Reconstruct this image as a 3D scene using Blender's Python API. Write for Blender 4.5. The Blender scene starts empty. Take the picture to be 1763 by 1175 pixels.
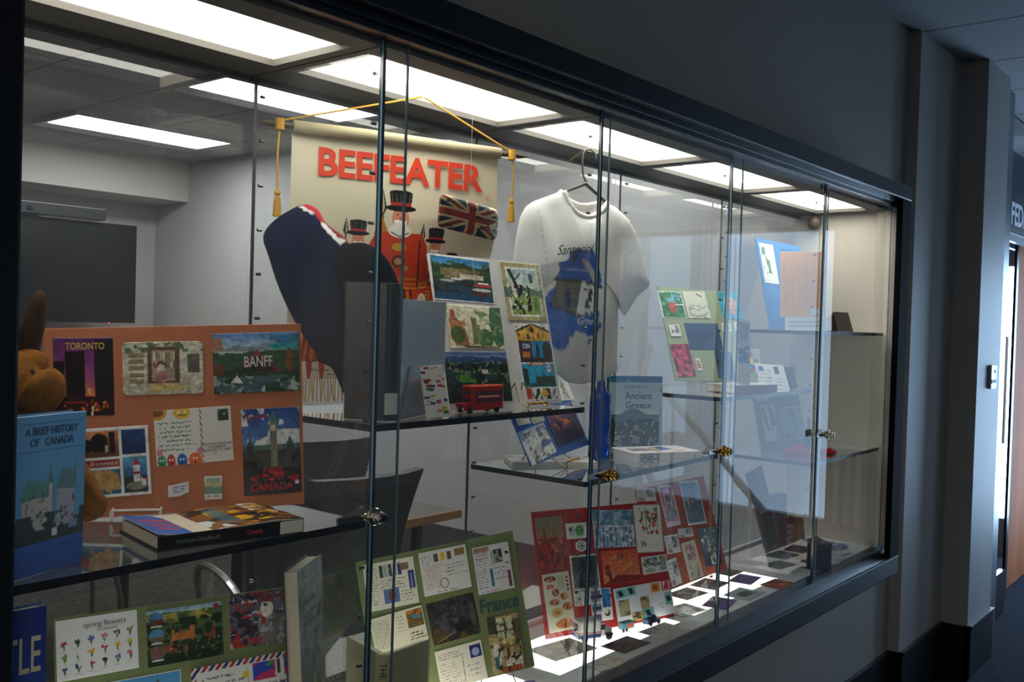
import bpy, bmesh, math, random
import numpy as np
from mathutils import Vector, Matrix
R = math.radians
C = bpy.context.scene.collection
sc = bpy.context.scene

# ---------------------------------------------------------------- camera
EYE = 1.55
F_PX, YAW, PITCH, ROLL = 1649.97, .8804, -.0199, .0295
fw = Vector((math.sin(YAW)*math.cos(PITCH), math.cos(YAW)*math.cos(PITCH), math.sin(PITCH)))
rt = Vector((math.cos(YAW), -math.sin(YAW), 0)); up = rt.cross(fw)
rt, up = rt*math.cos(ROLL)+up*math.sin(ROLL), -rt*math.sin(ROLL)+up*math.cos(ROLL)
cam_data = bpy.data.cameras.new('camera'); cam_data.sensor_width = 36; cam_data.lens = F_PX*36/1763
cam_data.clip_start = .02
cam = bpy.data.objects.new('camera', cam_data); C.objects.link(cam)
M = Matrix.Identity(4)
for i, v in enumerate((rt, up, -fw)):
    for j in range(3): M[j][i] = v[j]
M.translation = (0, 0, EYE); cam.matrix_world = M
sc.camera = cam

# ---------------------------------------------------------------- exposure, world
sc.view_settings.view_transform = 'Standard'; sc.view_settings.look = 'None'
sc.view_settings.gamma = 1; sc.view_settings.use_curve_mapping = False
sc.view_settings.exposure = .5
sc.cycles.transparent_max_bounces = 40; sc.cycles.max_bounces = 10
sc.cycles.glossy_bounces = 5; sc.cycles.transmission_bounces = 8
sc.cycles.sample_clamp_indirect = 4
w_ = bpy.data.worlds.new('world'); sc.world = w_; w_.use_nodes = True
w_.node_tree.nodes['Background'].inputs[0].default_value = (.30, .42, .62, 1)
w_.node_tree.nodes['Background'].inputs[1].default_value = .3
L_CASE, L_FLOOR, L_ROOM, L_SKY = 6.6, 2.1, 15.0, 1.15

# ---------------------------------------------------------------- materials
def lin(c):
    return tuple((x/12.92 if x <= .04045 else ((x+.055)/1.055)**2.4) for x in c)
def rgb(h):
    return tuple(int(h[i:i+2], 16)/255 for i in (0, 2, 4))
MATS = {}
def mat(name, col='808080', rough=.5, metal=0, spec=.5, noise=0, nscale=20, bump=0, bscale=200, stretch=(1, 1, 1), emit=None, es=0, coat=0):
    if name in MATS: return MATS[name]
    m = bpy.data.materials.new(name); m.use_nodes = True; nt = m.node_tree; b = nt.nodes['Principled BSDF']
    c = lin(rgb(col)); b.inputs['Base Color'].default_value = (*c, 1)
    b.inputs['Roughness'].default_value = rough; b.inputs['Metallic'].default_value = metal
    b.inputs['Specular IOR Level'].default_value = spec; b.inputs['Coat Weight'].default_value = coat
    if noise or bump:
        tc = nt.nodes.new('ShaderNodeTexCoord'); mp = nt.nodes.new('ShaderNodeMapping'); mp.inputs['Scale'].default_value = stretch
        nt.links.new(tc.outputs['Object'], mp.inputs[0])
    if noise:
        n = nt.nodes.new('ShaderNodeTexNoise'); n.inputs['Scale'].default_value = nscale; n.inputs['Detail'].default_value = 6
        nt.links.new(mp.outputs[0], n.inputs[0])
        r = nt.nodes.new('ShaderNodeValToRGB'); r.color_ramp.elements[0].position = .3; r.color_ramp.elements[1].position = .7
        r.color_ramp.elements[0].color = (*[x*(1-noise) for x in c], 1); r.color_ramp.elements[1].color = (*[min(1, x*(1+noise)) for x in c], 1)
        nt.links.new(n.outputs[0], r.inputs[0]); nt.links.new(r.outputs[0], b.inputs['Base Color'])
    if bump:
        n2 = nt.nodes.new('ShaderNodeTexNoise'); n2.inputs['Scale'].default_value = bscale; n2.inputs['Detail'].default_value = 4
        nt.links.new(mp.outputs[0], n2.inputs[0]); bp = nt.nodes.new('ShaderNodeBump'); bp.inputs['Strength'].default_value = bump
        bp.inputs['Distance'].default_value = .004
        nt.links.new(n2.outputs[0], bp.inputs['Height']); nt.links.new(bp.outputs[0], b.inputs['Normal'])
    if emit:
        b.inputs['Emission Color'].default_value = (*lin(rgb(emit)), 1); b.inputs['Emission Strength'].default_value = es
    MATS[name] = m; return m
def printed(name, rough=.38, spec=.4):
    m = bpy.data.materials.new(name); m.use_nodes = True; nt = m.node_tree; b = nt.nodes['Principled BSDF']
    a = nt.nodes.new('ShaderNodeAttribute'); a.attribute_name = 'Col'
    nt.links.new(a.outputs['Color'], b.inputs['Base Color']); b.inputs['Roughness'].default_value = rough
    b.inputs['Specular IOR Level'].default_value = spec
    MATS[name] = m; return m
def glassy(name, tint=(1, 1, 1), k=1.9, rough=0., dust=0., dustcol=(.8, .85, .9)):
    """clear sheet: transparent, with fresnel reflection on its outward faces, and optional dust film"""
    m = bpy.data.materials.new(name); m.use_nodes = True; nt = m.node_tree; nt.nodes.remove(nt.nodes['Principled BSDF'])
    out = nt.nodes['Material Output']
    N = nt.nodes.new; L = nt.links.new
    tr = N('ShaderNodeBsdfTransparent'); tr.inputs[0].default_value = (*tint, 1)
    gl = N('ShaderNodeBsdfGlossy'); gl.inputs['Roughness'].default_value = rough; gl.inputs[0].default_value = (1, 1, 1, 1)
    lw = N('ShaderNodeFresnel'); lw.inputs['IOR'].default_value = 1.48
    ge = N('ShaderNodeNewGeometry'); inv = N('ShaderNodeMath'); inv.operation = 'SUBTRACT'; inv.inputs[0].default_value = 1
    L(ge.outputs['Backfacing'], inv.inputs[1])
    mu = N('ShaderNodeMath'); mu.operation = 'MULTIPLY'; L(lw.outputs[0], mu.inputs[0]); L(inv.outputs[0], mu.inputs[1])
    mk = N('ShaderNodeMath'); mk.operation = 'MULTIPLY'; mk.inputs[1].default_value = k; mk.use_clamp = True; L(mu.outputs[0], mk.inputs[0])
    mx = N('ShaderNodeMixShader'); L(mk.outputs[0], mx.inputs[0]); L(tr.outputs[0], mx.inputs[1]); L(gl.outputs[0], mx.inputs[2])
    last = mx
    if dust:
        df = N('ShaderNodeBsdfDiffuse'); df.inputs[0].default_value = (*dustcol, 1)
        tc = N('ShaderNodeTexCoord'); n = N('ShaderNodeTexNoise'); n.inputs['Scale'].default_value = 5; n.inputs['Detail'].default_value = 8
        L(tc.outputs['Object'], n.inputs[0]); r = N('ShaderNodeMapRange'); r.inputs[1].default_value = .35; r.inputs[2].default_value = .75
        r.inputs[3].default_value = dust*.3; r.inputs[4].default_value = dust; L(n.outputs[0], r.inputs[0])
        m2 = N('ShaderNodeMixShader'); L(r.outputs[0], m2.inputs[0]); L(mx.outputs[0], m2.inputs[1]); L(df.outputs[0], m2.inputs[2]); last = m2
    L(last.outputs[0], out.inputs[0]); MATS[name] = m; return m
def glow(name, col, s, stains=False):
    m = bpy.data.materials.new(name); m.use_nodes = True; nt = m.node_tree; nt.nodes.remove(nt.nodes['Principled BSDF'])
    e = nt.nodes.new('ShaderNodeEmission'); e.inputs[0].default_value = (*col, 1); e.inputs[1].default_value = s
    if stains:
        tc = nt.nodes.new('ShaderNodeTexCoord'); n = nt.nodes.new('ShaderNodeTexNoise'); n.inputs['Scale'].default_value = 9
        nt.links.new(tc.outputs['Object'], n.inputs[0]); r = nt.nodes.new('ShaderNodeValToRGB')
        r.color_ramp.elements[0].position = .68; r.color_ramp.elements[1].position = .76
        r.color_ramp.elements[0].color = (*col, 1); r.color_ramp.elements[1].color = (col[0]*.8, col[1]*.45, col[2]*.12, 1)
        nt.links.new(n.outputs[0], r.inputs[0]); nt.links.new(r.outputs[0], e.inputs[0])
    nt.links.new(e.outputs[0], nt.nodes['Material Output'].inputs[0]); MATS[name] = m; return m

printed('print_gloss', .3, .5); printed('print_matte', .7, .25); printed('cloth_print', .9, .1)
glassy('door_glass', (.97, .985, .985), 1.3, 0, .022)
glassy('sheet_glass', (.96, .975, .975), 1.5, 0, .022)
glassy('shelf_glass', (.62, .66, .68), 1.6, 0, .05)
glassy('acrylic', (.9, .92, .92), 1.0, .15, .05, (.6, .64, .68))
glassy('acrylic_clear', (.95, .96, .96), 2, .02, .03)
mat('glass_edge', '16384a', .12, 0, .8); mat('shelf_edge', '0d141d', .2, 0, .6)
mat('frame_paint', '141a22', .3, 0, .5, bump=.15, bscale=60); mat('rail_face', '0b0f15', .55, 0, .4); mat('post_shaded', '0a0c10', .9, 0, .1)
mat('hall_paint', '95948f', .6, 0, .3, noise=.03, nscale=3, bump=.1, bscale=300)
mat('pillar_paint', '9a9a98', .55, 0, .3, noise=.03, nscale=3, bump=.1, bscale=300)
mat('base_black', '191c22', .3, 0, .5); mat('room_paint', 'b5b2b1', .7, 0, .2, noise=.02, nscale=2)
mat('case_cream', 'd3cabc', .6, 0, .3); mat('case_white', 'c9c6c2', .6, 0, .3); mat('case_grey', '5e5a54', .6, 0, .3)
mat('chrome', 'd8d4cc', .18, 1); mat('pin_metal', '5c5a58', .3, .8); mat('brass', 'b08d4a', .25, 1)
mat('white_wire', 'dcdad5', .4); mat('paper', 'e4e0d6', .7, 0, .2); mat('pages', 'd5cbb5', .8, 0, .1, noise=.15, nscale=400, stretch=(1, 1, .02))
mat('ink_black', '141414', .6); mat('ink_white', 'e8e4d8', .6); mat('black_plastic', '15161a', .35)
mat('chair_black', '101115', .42, 0, .5, bump=.2, bscale=500); mat('chair_grey', '3a3c42', .5); mat('steel', 'a8a8a8', .25, .9)
M_ = MATS

# ---------------------------------------------------------------- object helpers
def tag(o, label=None, cat=None, group=None, kind=None):
    if label: o['label'] = label
    if cat: o['category'] = cat
    if group: o['group'] = group
    if kind: o['kind'] = kind
    return o
def frame(o, u, v):
    u = Vector(u).normalized(); v = Vector(v); v = (v-u*v.dot(u)).normalized(); n = u.cross(v)
    m = Matrix.Identity(4)
    for i, a in enumerate((u, v, n)):
        for j in range(3): m[j][i] = a[j]
    m.translation = o; return m
def pose(x, y, z, yaw, lean=0, roll=0):
    """upright frame facing the glass: X right, Y up (leaning back), Z toward the viewer"""
    u = Vector((math.cos(yaw), math.sin(yaw), 0)); nb = Vector((-math.sin(yaw), math.cos(yaw), 0))
    v = Vector((0, 0, 1))*math.cos(lean)+nb*math.sin(lean)
    return frame((x, y, z), u*math.cos(roll)+v*math.sin(roll), -u*math.sin(roll)+v*math.cos(roll))
def flat(x, y, z, a):
    return frame((x, y, z), (math.cos(a), math.sin(a), 0), (-math.sin(a), math.cos(a), 0))
def at(px, py, Y=None, X=None, Z=None):
    v = fw+rt*((px-881.5)/F_PX)-up*((py-587.5)/F_PX)
    if Y is not None: k = Y/v[1]
    elif X is not None: k = X/v[0]
    else: k = (Z-EYE)/v[2]
    return v*k+Vector((0, 0, EYE))
def link(name, mesh, m=None, parent=None, mw=None, smooth=False):
    o = bpy.data.objects.new(name, mesh); C.objects.link(o)
    if m is not None:
        for q in (m if isinstance(m, (list, tuple)) else [m]): mesh.materials.append(q if not isinstance(q, str) else MATS[q])
    if parent is not None: o.parent = parent
    if mw is not None: o.matrix_local = mw
    if smooth and mesh is not None:
        for p in mesh.polygons: p.use_smooth = True
    return o
def empty(name, mw, label, cat, group=None):
    o = bpy.data.objects.new(name, None); C.objects.link(o); o.matrix_world = mw; o.empty_display_size = .02
    return tag(o, label, cat, group)
class MB:
    def __init__(s): s.bm = bmesh.new()
    def box(s, a, b, mi=0, bevel=0):
        vs = [s.bm.verts.new((x, y, z)) for z in (a[2], b[2]) for y in (a[1], b[1]) for x in (a[0], b[0])]
        fs = [(0, 2, 3, 1), (4, 5, 7, 6), (0, 1, 5, 4), (2, 6, 7, 3), (0, 4, 6, 2), (1, 3, 7, 5)]
        F = [s.bm.faces.new([vs[i] for i in f]) for f in fs]
        for f in F: f.material_index = mi
        if bevel: bmesh.ops.bevel(s.bm, geom=list({e for f in F for e in f.edges}), offset=bevel, segments=2, affect='EDGES', profile=.6)
        return F
    def prism(s, pts, z0, z1, mi=0, axis='z'):
        f = {'z': lambda p, z: (p[0], p[1], z), 'x': lambda p, z: (z, p[0], p[1]), 'y': lambda p, z: (p[0], z, p[1])}[axis]
        a = [s.bm.verts.new(f(p, z0)) for p in pts]; b = [s.bm.verts.new(f(p, z1)) for p in pts]; n = len(pts)
        fs = [s.bm.faces.new(a[::-1]), s.bm.faces.new(b)]+[s.bm.faces.new((a[i], a[(i+1) % n], b[(i+1) % n], b[i])) for i in range(n)]
        for q in fs: q.material_index = mi
        return fs
    def tube(s, pts, r, seg=8, cap=True, mi=0):
        pts = [Vector(p) for p in pts]; rs = r if isinstance(r, (list, tuple)) else [r]*len(pts); rings = []
        for i, p in enumerate(pts):
            d = (pts[min(i+1, len(pts)-1)]-pts[max(i-1, 0)]).normalized()
            a = Vector((0, 0, 1)) if abs(d.z) < .9 else Vector((1, 0, 0))
            e1 = d.cross(a).normalized(); e2 = d.cross(e1)
            rings.append([s.bm.verts.new(p+(e1*math.cos(t)+e2*math.sin(t))*rs[i]) for t in [2*math.pi*k/seg for k in range(seg)]])
        for A, B in zip(rings, rings[1:]):
            for k in range(seg): s.bm.faces.new((A[k], A[(k+1) % seg], B[(k+1) % seg], B[k])).material_index = mi
        if cap: s.bm.faces.new(rings[0]); s.bm.faces.new(rings[-1][::-1])
    def lathe(s, prof, seg=20, c=(0, 0, 0), mi=0):
        rings = [[s.bm.verts.new((c[0]+r*math.cos(2*math.pi*k/seg), c[1]+r*math.sin(2*math.pi*k/seg), c[2]+z)) for k in range(seg)] for r, z in prof]
        for A, B in zip(rings, rings[1:]):
            for k in range(seg): s.bm.faces.new((A[k], A[(k+1) % seg], B[(k+1) % seg], B[k])).material_index = mi
        s.bm.faces.new(rings[0][::-1]); s.bm.faces.new(rings[-1])
    def mesh(s, fix=True):
        if fix: bmesh.ops.recalc_face_normals(s.bm, faces=s.bm.faces[:])
        me = bpy.data.meshes.new('m'); s.bm.to_mesh(me); s.bm.free(); return me
    def build(s, name, m, parent=None, mw=None, smooth=False):
        return link(name, s.mesh(), m, parent, mw, smooth)
def boxo(name, a, b, m, parent=None, mw=None, bevel=0):
    q = MB(); q.box(a, b, 0, bevel); return q.build(name, m, parent, mw)
def arc(pts, n=8):
    """Catmull-Rom through points"""
    P = [Vector(p) for p in pts]; P = [P[0]*2-P[1]]+P+[P[-1]*2-P[-2]]; out = []
    for i in range(1, len(P)-2):
        for k in range(n):
            t = k/n; a, b, c, d = P[i-1:i+3]
            out.append(.5*((2*b)+(c-a)*t+(2*a-5*b+4*c-d)*t*t+(3*b-a-3*c+d)*t**3))
    out.append(P[-2]); return out
def text(s, size, m, parent=None, mw=None, name='lettering', bold=0, ext=.0002, sx=1, shear=0, align='CENTER', sp=1, label=None):
    cu = bpy.data.curves.new('t', 'FONT'); cu.body = s; cu.size = size; cu.extrude = ext; cu.offset = bold; cu.shear = shear
    cu.align_x = align; cu.align_y = 'CENTER'; cu.space_character = sp; cu.resolution_u = 3
    ob = bpy.data.objects.new('t', cu); C.objects.link(ob)
    me = bpy.data.meshes.new_from_object(ob.evaluated_get(bpy.context.evaluated_depsgraph_get()))
    bpy.data.objects.remove(ob); bpy.data.curves.remove(cu)
    if sx != 1: me.transform(Matrix.Diagonal((sx, 1, 1, 1)))
    me.materials.clear(); o = link(name, me, m, parent, mw)
    if label: o['label'] = label
    return o
def T(x, y, z=0, a=0): return Matrix.Translation((x, y, z)) @ Matrix.Rotation(a, 4, 'Z')

# ---------------------------------------------------------------- pictures as procedural colour fields
class Art:
    """a small picture computed in code; x right, y down, both 0..1"""
    def __init__(s, w, h, col='ffffff', res=.00115, seed=0):
        s.W = max(8, int(w/res)); s.H = max(8, int(h/res)); s.a = np.empty((s.H, s.W, 3)); s.a[:] = rgb(col)
        s.Y, s.X = np.mgrid[0:s.H, 0:s.W]; s.X = (s.X+.5)/s.W; s.Y = (s.Y+.5)/s.H; s.asp = w/h
        s.r = np.random.RandomState(seed)
    def put(s, mk, c, al=1): s.a[mk] = s.a[mk]*(1-al)+np.array(rgb(c))*al; return s
    def rect(s, x0, y0, x1, y1, c, al=1): return s.put((s.X >= x0) & (s.X < x1) & (s.Y >= y0) & (s.Y < y1), c, al)
    def ell(s, cx, cy, rx, ry, c, al=1): return s.put(((s.X-cx)/rx)**2+((s.Y-cy)/ry)**2 < 1, c, al)
    def poly(s, pts, c, al=1):
        m = np.zeros(s.X.shape, bool); n = len(pts)
        for i in range(n):
            (x0, y0), (x1, y1) = pts[i], pts[(i+1) % n]
            if y0 == y1: continue
            k = (s.Y >= min(y0, y1)) & (s.Y < max(y0, y1)) & (s.X < (x1-x0)*(s.Y-y0)/(y1-y0)+x0); m ^= k
        return s.put(m, c, al)
    def line(s, pts, w, c, al=1):
        for (x0, y0), (x1, y1) in zip(pts, pts[1:]):
            dx, dy = (x1-x0)*s.asp, y1-y0; L = dx*dx+dy*dy+1e-9
            t = np.clip(((s.X-x0)*s.asp*dx+(s.Y-y0)*dy)/L, 0, 1)
            s.put(((s.X-x0)*s.asp-t*dx)**2+(s.Y-y0-t*dy)**2 < w*w, c, al)
        return s
    def grad(s, c0, c1, y0=0, y1=1, x0=0, x1=1):
        m = (s.Y >= y0) & (s.Y <= y1) & (s.X >= x0) & (s.X <= x1); t = np.clip((s.Y-y0)/(y1-y0), 0, 1)[..., None]
        g = np.array(rgb(c0))*(1-t)+np.array(rgb(c1))*t; s.a[m] = g[m]; return s
    def field(s, n, oct=3):
        f = np.zeros(s.X.shape)
        for o in range(oct):
            k = max(2, int(n*2**o)); g = s.r.rand(k+2, k+2); x = s.X*k; y = s.Y*k; i = x.astype(int); j = y.astype(int); u = x-i; v = y-j
            f += ((g[j, i]*(1-u)+g[j, i+1]*u)*(1-v)+(g[j+1, i]*(1-u)+g[j+1, i+1]*u)*v)/2**o
        return f/(2-.5**(oct-1))
    def blot(s, c, th=.55, n=8, box=(0, 0, 1, 1), al=1, oct=3):
        return s.put((s.field(n, oct) > th) & (s.X >= box[0]) & (s.Y >= box[1]) & (s.X < box[2]) & (s.Y < box[3]), c, al)
    def dots(s, cols, n, r, box=(0, 0, 1, 1), al=1):
        for k in range(n):
            s.ell(box[0]+s.r.rand()*(box[2]-box[0]), box[1]+s.r.rand()*(box[3]-box[1]), r*(.5+s.r.rand())/s.asp, r*(.5+s.r.rand()), cols[k % len(cols)], al)
        return s
    def hills(s, y, amp, c, n=5, bottom=1):
        f = s.field(n, 3)[0]; yy = y+(f-.5)*amp*2; return s.put((s.Y > yy[None, :]) & (s.Y < bottom), c)
    def scrib(s, x0, y0, x1, y1, n, c='2c2f55', w=.0055, al=.75):
        for k in range(n):
            yy = y0+(y1-y0)*(k+.5)/n; x = x0; h = (y1-y0)/n*.24; pts = []
            end = x1-(x1-x0)*.25*s.r.rand()
            while x < end:
                if s.r.rand() < .17:
                    if len(pts) > 1: s.line(pts, w, c, al)
                    pts = []; x += .022/s.asp
                pts.append((x, yy+h*(s.r.rand()*2-1))); x += (.007+.012*s.r.rand())/s.asp
            if len(pts) > 1: s.line(pts, w, c, al)
        return s
    def speck(s, amt): s.a = np.clip(s.a+(s.r.rand(s.H, s.W, 1)-.5)*amt, 0, 1); return s
    def border(s, w, c):
        return s.put((s.X*s.asp < w) | ((1-s.X)*s.asp < w) | (s.Y < w) | (1-s.Y < w), c)
def lin_a(a): return np.where(a <= .04045, a/12.92, ((a+.055)/1.055)**2.4)
def colattr(me, cols):
    at_ = me.color_attributes.new('Col', 'FLOAT_COLOR', 'POINT'); c = np.ones((len(me.vertices), 4), np.float32); c[:, :3] = cols
    at_.data.foreach_set('color', c.ravel())
def sheet(w, h, art, t=.0006, bend=None, side='f0ece2', corner=0):
    """thin printed sheet, centred, front = +Z; bend(x,y)->z"""
    a = art.a; H, W = a.shape[:2]; xs = np.linspace(-w/2, w/2, W); ys = np.linspace(h/2, -h/2, H)
    X, Y = np.meshgrid(xs, ys); Z = np.full_like(X, t)
    if corner:
        dx = np.maximum(0, np.abs(X)-(w/2-corner)); dy = np.maximum(0, np.abs(Y)-(h/2-corner)); d = np.hypot(dx, dy)
        k = np.where(d > corner, corner/np.maximum(d, 1e-9), 1)
        X = np.sign(X)*(np.minimum(np.abs(X), w/2-corner)+dx*k); Y = np.sign(Y)*(np.minimum(np.abs(Y), h/2-corner)+dy*k)
    if bend: Z = Z+bend(X, Y)
    P = np.stack([X, Y, Z], -1).reshape(-1, 3); idx = np.arange(H*W).reshape(H, W)
    q = np.stack([idx[1:, :-1], idx[1:, 1:], idx[:-1, 1:], idx[:-1, :-1]], -1).reshape(-1, 4)
    b = np.concatenate([idx[0, :], idx[1:, -1], idx[-1, -2::-1], idx[-2:0:-1, 0]]); n = len(b)
    B = P[b].copy(); B[:, 2] -= t; k = np.arange(n)+len(P); k2 = np.roll(k, -1); b2 = np.roll(b, -1)
    sq = np.stack([b, b2, k2, k], -1); P2 = np.concatenate([P, B])
    quads = np.concatenate([q, sq]); nq = len(quads)
    me = bpy.data.meshes.new('m'); me.vertices.add(len(P2)); me.vertices.foreach_set('co', P2.ravel())
    flatb = bend is None; nl = nq*4+(n if flatb else 0)
    me.loops.add(nl); me.loops.foreach_set('vertex_index', np.concatenate([quads.ravel(), k[::-1]] if flatb else [quads.ravel()]))
    me.polygons.add(nq+(1 if flatb else 0)); ls = np.arange(nq)*4
    if flatb: ls = np.append(ls, nq*4)
    me.polygons.foreach_set('loop_start', ls); me.update(calc_edges=True)
    colattr(me, np.concatenate([lin_a(a).reshape(-1, 3), np.tile(lin(rgb(side)), (n, 1))])); return me
def dome(outline, centre, df, db, art=None, box=None, rings=14, p=.5, side='808080', wob=0, seed=1, n=None):
    """soft padded shape from an outline: bulges df to the front and db to the back"""
    O = np.array(outline, float)
    if n:
        d = np.r_[0, np.cumsum(np.hypot(*np.diff(np.vstack([O, O[:1]]), axis=0).T))]; t = np.linspace(0, d[-1], n, endpoint=False)
        Q = np.vstack([O, O[:1]]); O = np.stack([np.interp(t, d, Q[:, 0]), np.interp(t, d, Q[:, 1])], -1)
    c = np.array(centre, float); N = len(O); V = []; F = []; r_ = np.random.RandomState(seed); ph = r_.rand(6)*6
    ss = [1-(k/rings)**1.3 for k in range(rings)]
    def wv(P): return wob*(np.sin(P[:, 0]*38+ph[0]+P[:, 1]*16)*.5+np.sin(P[:, 1]*27+ph[1]-P[:, 0]*21)*.5+np.sin(P[:, 0]*71+ph[2]+P[:, 1]*33)*.25)
    def side_(sg, dep):
        base = []
        for k, s in enumerate(ss):
            if k == 0 and sg < 0: base.append(list(range(N))); continue
            P = c+(O-c)*s; z = sg*dep*(1-s**2)**p+(wv(P)*min(1, (1-s)*5) if wob else 0)
            st = len(V); z = np.broadcast_to(z, (N,)); V.extend([(P[i, 0], P[i, 1], z[i]) for i in range(N)]); base.append(list(range(st, st+N)))
        V.append((c[0], c[1], sg*dep)); ce = len(V)-1
        for A, B in zip(base, base[1:]):
            for i in range(N):
                j = (i+1) % N; f = (A[i], A[j], B[j], B[i]); F.append(f if sg > 0 else f[::-1])
        for i in range(N):
            f = (base[-1][i], base[-1][(i+1) % N], ce); F.append(f if sg > 0 else f[::-1])
    side_(1, df); side_(-1, db)
    me = bpy.data.meshes.new('m'); me.from_pydata(V, [], F); me.update()
    bm = bmesh.new(); bm.from_mesh(me); bmesh.ops.recalc_face_normals(bm, faces=bm.faces[:]); bm.to_mesh(me); bm.free()
    if art is not None:
        x0, y0, x1, y1 = box; P = np.array(V); u = np.clip((P[:, 0]-x0)/(x1-x0), 0, .9999); v = np.clip(1-(P[:, 1]-y0)/(y1-y0), 0, .9999)
        col = lin_a(art.a)[(v*art.H).astype(int), (u*art.W).astype(int)]; col[P[:, 2] < -1e-4] = lin(rgb(side)); colattr(me, col)
    return me
def blob(pts, radii, edges=None, sub=2):
    """one continuous skinned surface over a small skeleton"""
    me = bpy.data.meshes.new('m'); ed = edges or [(i, i+1) for i in range(len(pts)-1)]; me.from_pydata([tuple(p) for p in pts], ed, [])
    o = bpy.data.objects.new('t', me); C.objects.link(o); sk = o.modifiers.new('s', 'SKIN'); sk.use_smooth_shade = True
    for i, r in enumerate(radii):
        r = r if isinstance(r, tuple) else (r, r); me.skin_vertices[0].data[i].radius = r
    me.skin_vertices[0].data[0].use_root = True
    s = o.modifiers.new('u', 'SUBSURF'); s.levels = sub; s.render_levels = sub
    m2 = bpy.data.meshes.new_from_object(o.evaluated_get(bpy.context.evaluated_depsgraph_get())); bpy.data.objects.remove(o)
    for p in m2.polygons: p.use_smooth = True
    return m2
# ================================================================ THE SETTING
CEIL = 2.779
def tiles(name, base, line, ox, oy, s=.6, lw=.012):
    m = mat(name, base, .85, 0, .15, bump=.25, bscale=180); nt = m.node_tree; N = nt.nodes.new; L = nt.links.new; b = nt.nodes['Principled BSDF']
    g = N('ShaderNodeNewGeometry'); sx = N('ShaderNodeSeparateXYZ'); L(g.outputs['Position'], sx.inputs[0]); ms = []
    for k, o in ((0, ox), (1, oy)):
        a = N('ShaderNodeMath'); a.operation = 'SUBTRACT'; a.inputs[1].default_value = o-20*s; L(sx.outputs[k], a.inputs[0])
        f = N('ShaderNodeMath'); f.operation = 'MODULO'; f.inputs[1].default_value = s; L(a.outputs[0], f.inputs[0])
        c = N('ShaderNodeMath'); c.operation = 'LESS_THAN'; c.inputs[1].default_value = lw; L(f.outputs[0], c.inputs[0]); ms.append(c)
    mx = N('ShaderNodeMath'); mx.operation = 'MAXIMUM'; L(ms[0].outputs[0], mx.inputs[0]); L(ms[1].outputs[0], mx.inputs[1])
    x = N('ShaderNodeMix'); x.data_type = 'RGBA'; x.inputs[6].default_value = (*lin(rgb(base)), 1); x.inputs[7].default_value = (*lin(rgb(line)), 1)
    L(mx.outputs[0], x.inputs[0]); L(x.outputs[2], b.inputs['Base Color']); return m
tiles('hall_tile', '85868a', '3a3234', 4.06, .68); tiles('room_tile', 'a8a6a4', '6a6866', 2.83, 4.27)
def carpet(name, base, c2, sx, sy):
    return mat(name, base, .95, 0, .05, noise=.5, nscale=30, bump=1, bscale=140, stretch=(sx, sy, 1))
carpet('hall_carpet', '33363f', '', 6, .8); carpet('room_carpet', '3c3a37', '', 1, 1)
def struct(name, m, *boxes, bevel=0):
    q = MB()
    for a, b in boxes: q.box(a, b, 0, bevel)
    return tag(q.build(name, m), kind='structure')
# hallway
struct('floor', 'hall_carpet', ((-3, -4, -.05), (7.6, 1.28, 0)), ((4.9, 1.28, -.05), (9, 4, -.0)))
struct('ceiling', 'hall_tile', ((-3, -4, CEIL), (7.6, 1.28, CEIL+.05)), ((5.07, 1.28, CEIL), (9, 4, CEIL+.05)))
struct('wall_display', 'hall_paint', ((-3, 1.28, 0), (4.07, 1.60, .70)), ((-3, 1.28, 2.05), (4.07, 1.60, CEIL)),
       ((-3, 1.28, .70), (.45, 1.60, 2.05)), ((3.72, 1.28, .70), (4.07, 1.60, 2.05)))
struct('trim_column_narrow', 'pillar_paint', ((4.04, 1.235, 0), (4.63, 1.6, CEIL)))
struct('trim_column_wide', 'pillar_paint', ((4.625, 1.12, 0), (5.03, 1.6, CEIL)))
bp = [(-3, 1.28), (4.04, 1.28), (4.04, 1.235), (4.625, 1.235), (4.625, 1.12), (5.03, 1.12)]
q = MB()
for (x0, y0), (x1, y1) in zip(bp, bp[1:]):
    if y0 == y1: q.box((x0-(.012 if x0 > 0 else 0), y0-.012, 0), (x1 if x1 != 5.03 else 5.042, y0+.01, .232)); q.box((x0-(.016 if x0 > 0 else 0), y0-.018, .232), (x1 if x1 != 5.03 else 5.046, y0+.01, .242))
    else: q.box((x0-.012, y1-.012, 0), (x0+.01, y0, .232)); q.box((x0-.016, y1-.018, .232), (x0+.01, y0, .242))
tag(q.build('baseboard_display', 'base_black'), kind='structure')
struct('wall_opposite', 'hall_paint', ((-3, -4.1, 0), (7.6, -4, CEIL)))
struct('wall_behind', 'hall_paint', ((-3.1, -4, 0), (-3, 1.6, CEIL)))
# glazed end of the hallway: what the case glass mirrors
WX = 7.5
struct('wall_end', 'hall_paint', ((WX, -4, 0), (WX+.1, -2.62, CEIL)), ((WX, -.455, 0), (WX+.1, .10, CEIL)), ((WX, 1.06, 0), (WX+.1, 1.28, CEIL)),
       ((WX, -2.62, 2.40), (WX+.1, -.455, CEIL)), ((WX, .10, 2.05), (WX+.1, 1.06, CEIL)), ((WX, .10, 0), (WX+.1, 1.06, .25)))
glow('daylight', (.50, .72, 1), L_SKY); glow('daylight_soft', (.50, .72, 1), L_SKY*.5); glow('daylight_strong', (.46, .70, 1), 12)
for k, (y0, y1, z0, z1, m) in enumerate(((-1.50, -.44, -.02, 2.43, 'daylight'), (-2.65, -1.50, -.02, 2.43, 'daylight_soft'), (.08, 1.08, .23, 2.08, 'daylight_strong'))):
    q = MB(); q.box((WX+.12, y0, z0), (WX+.13, y1, z1)); tag(q.build('window_%d' % (k+1), m), kind='structure')
q = MB()
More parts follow.
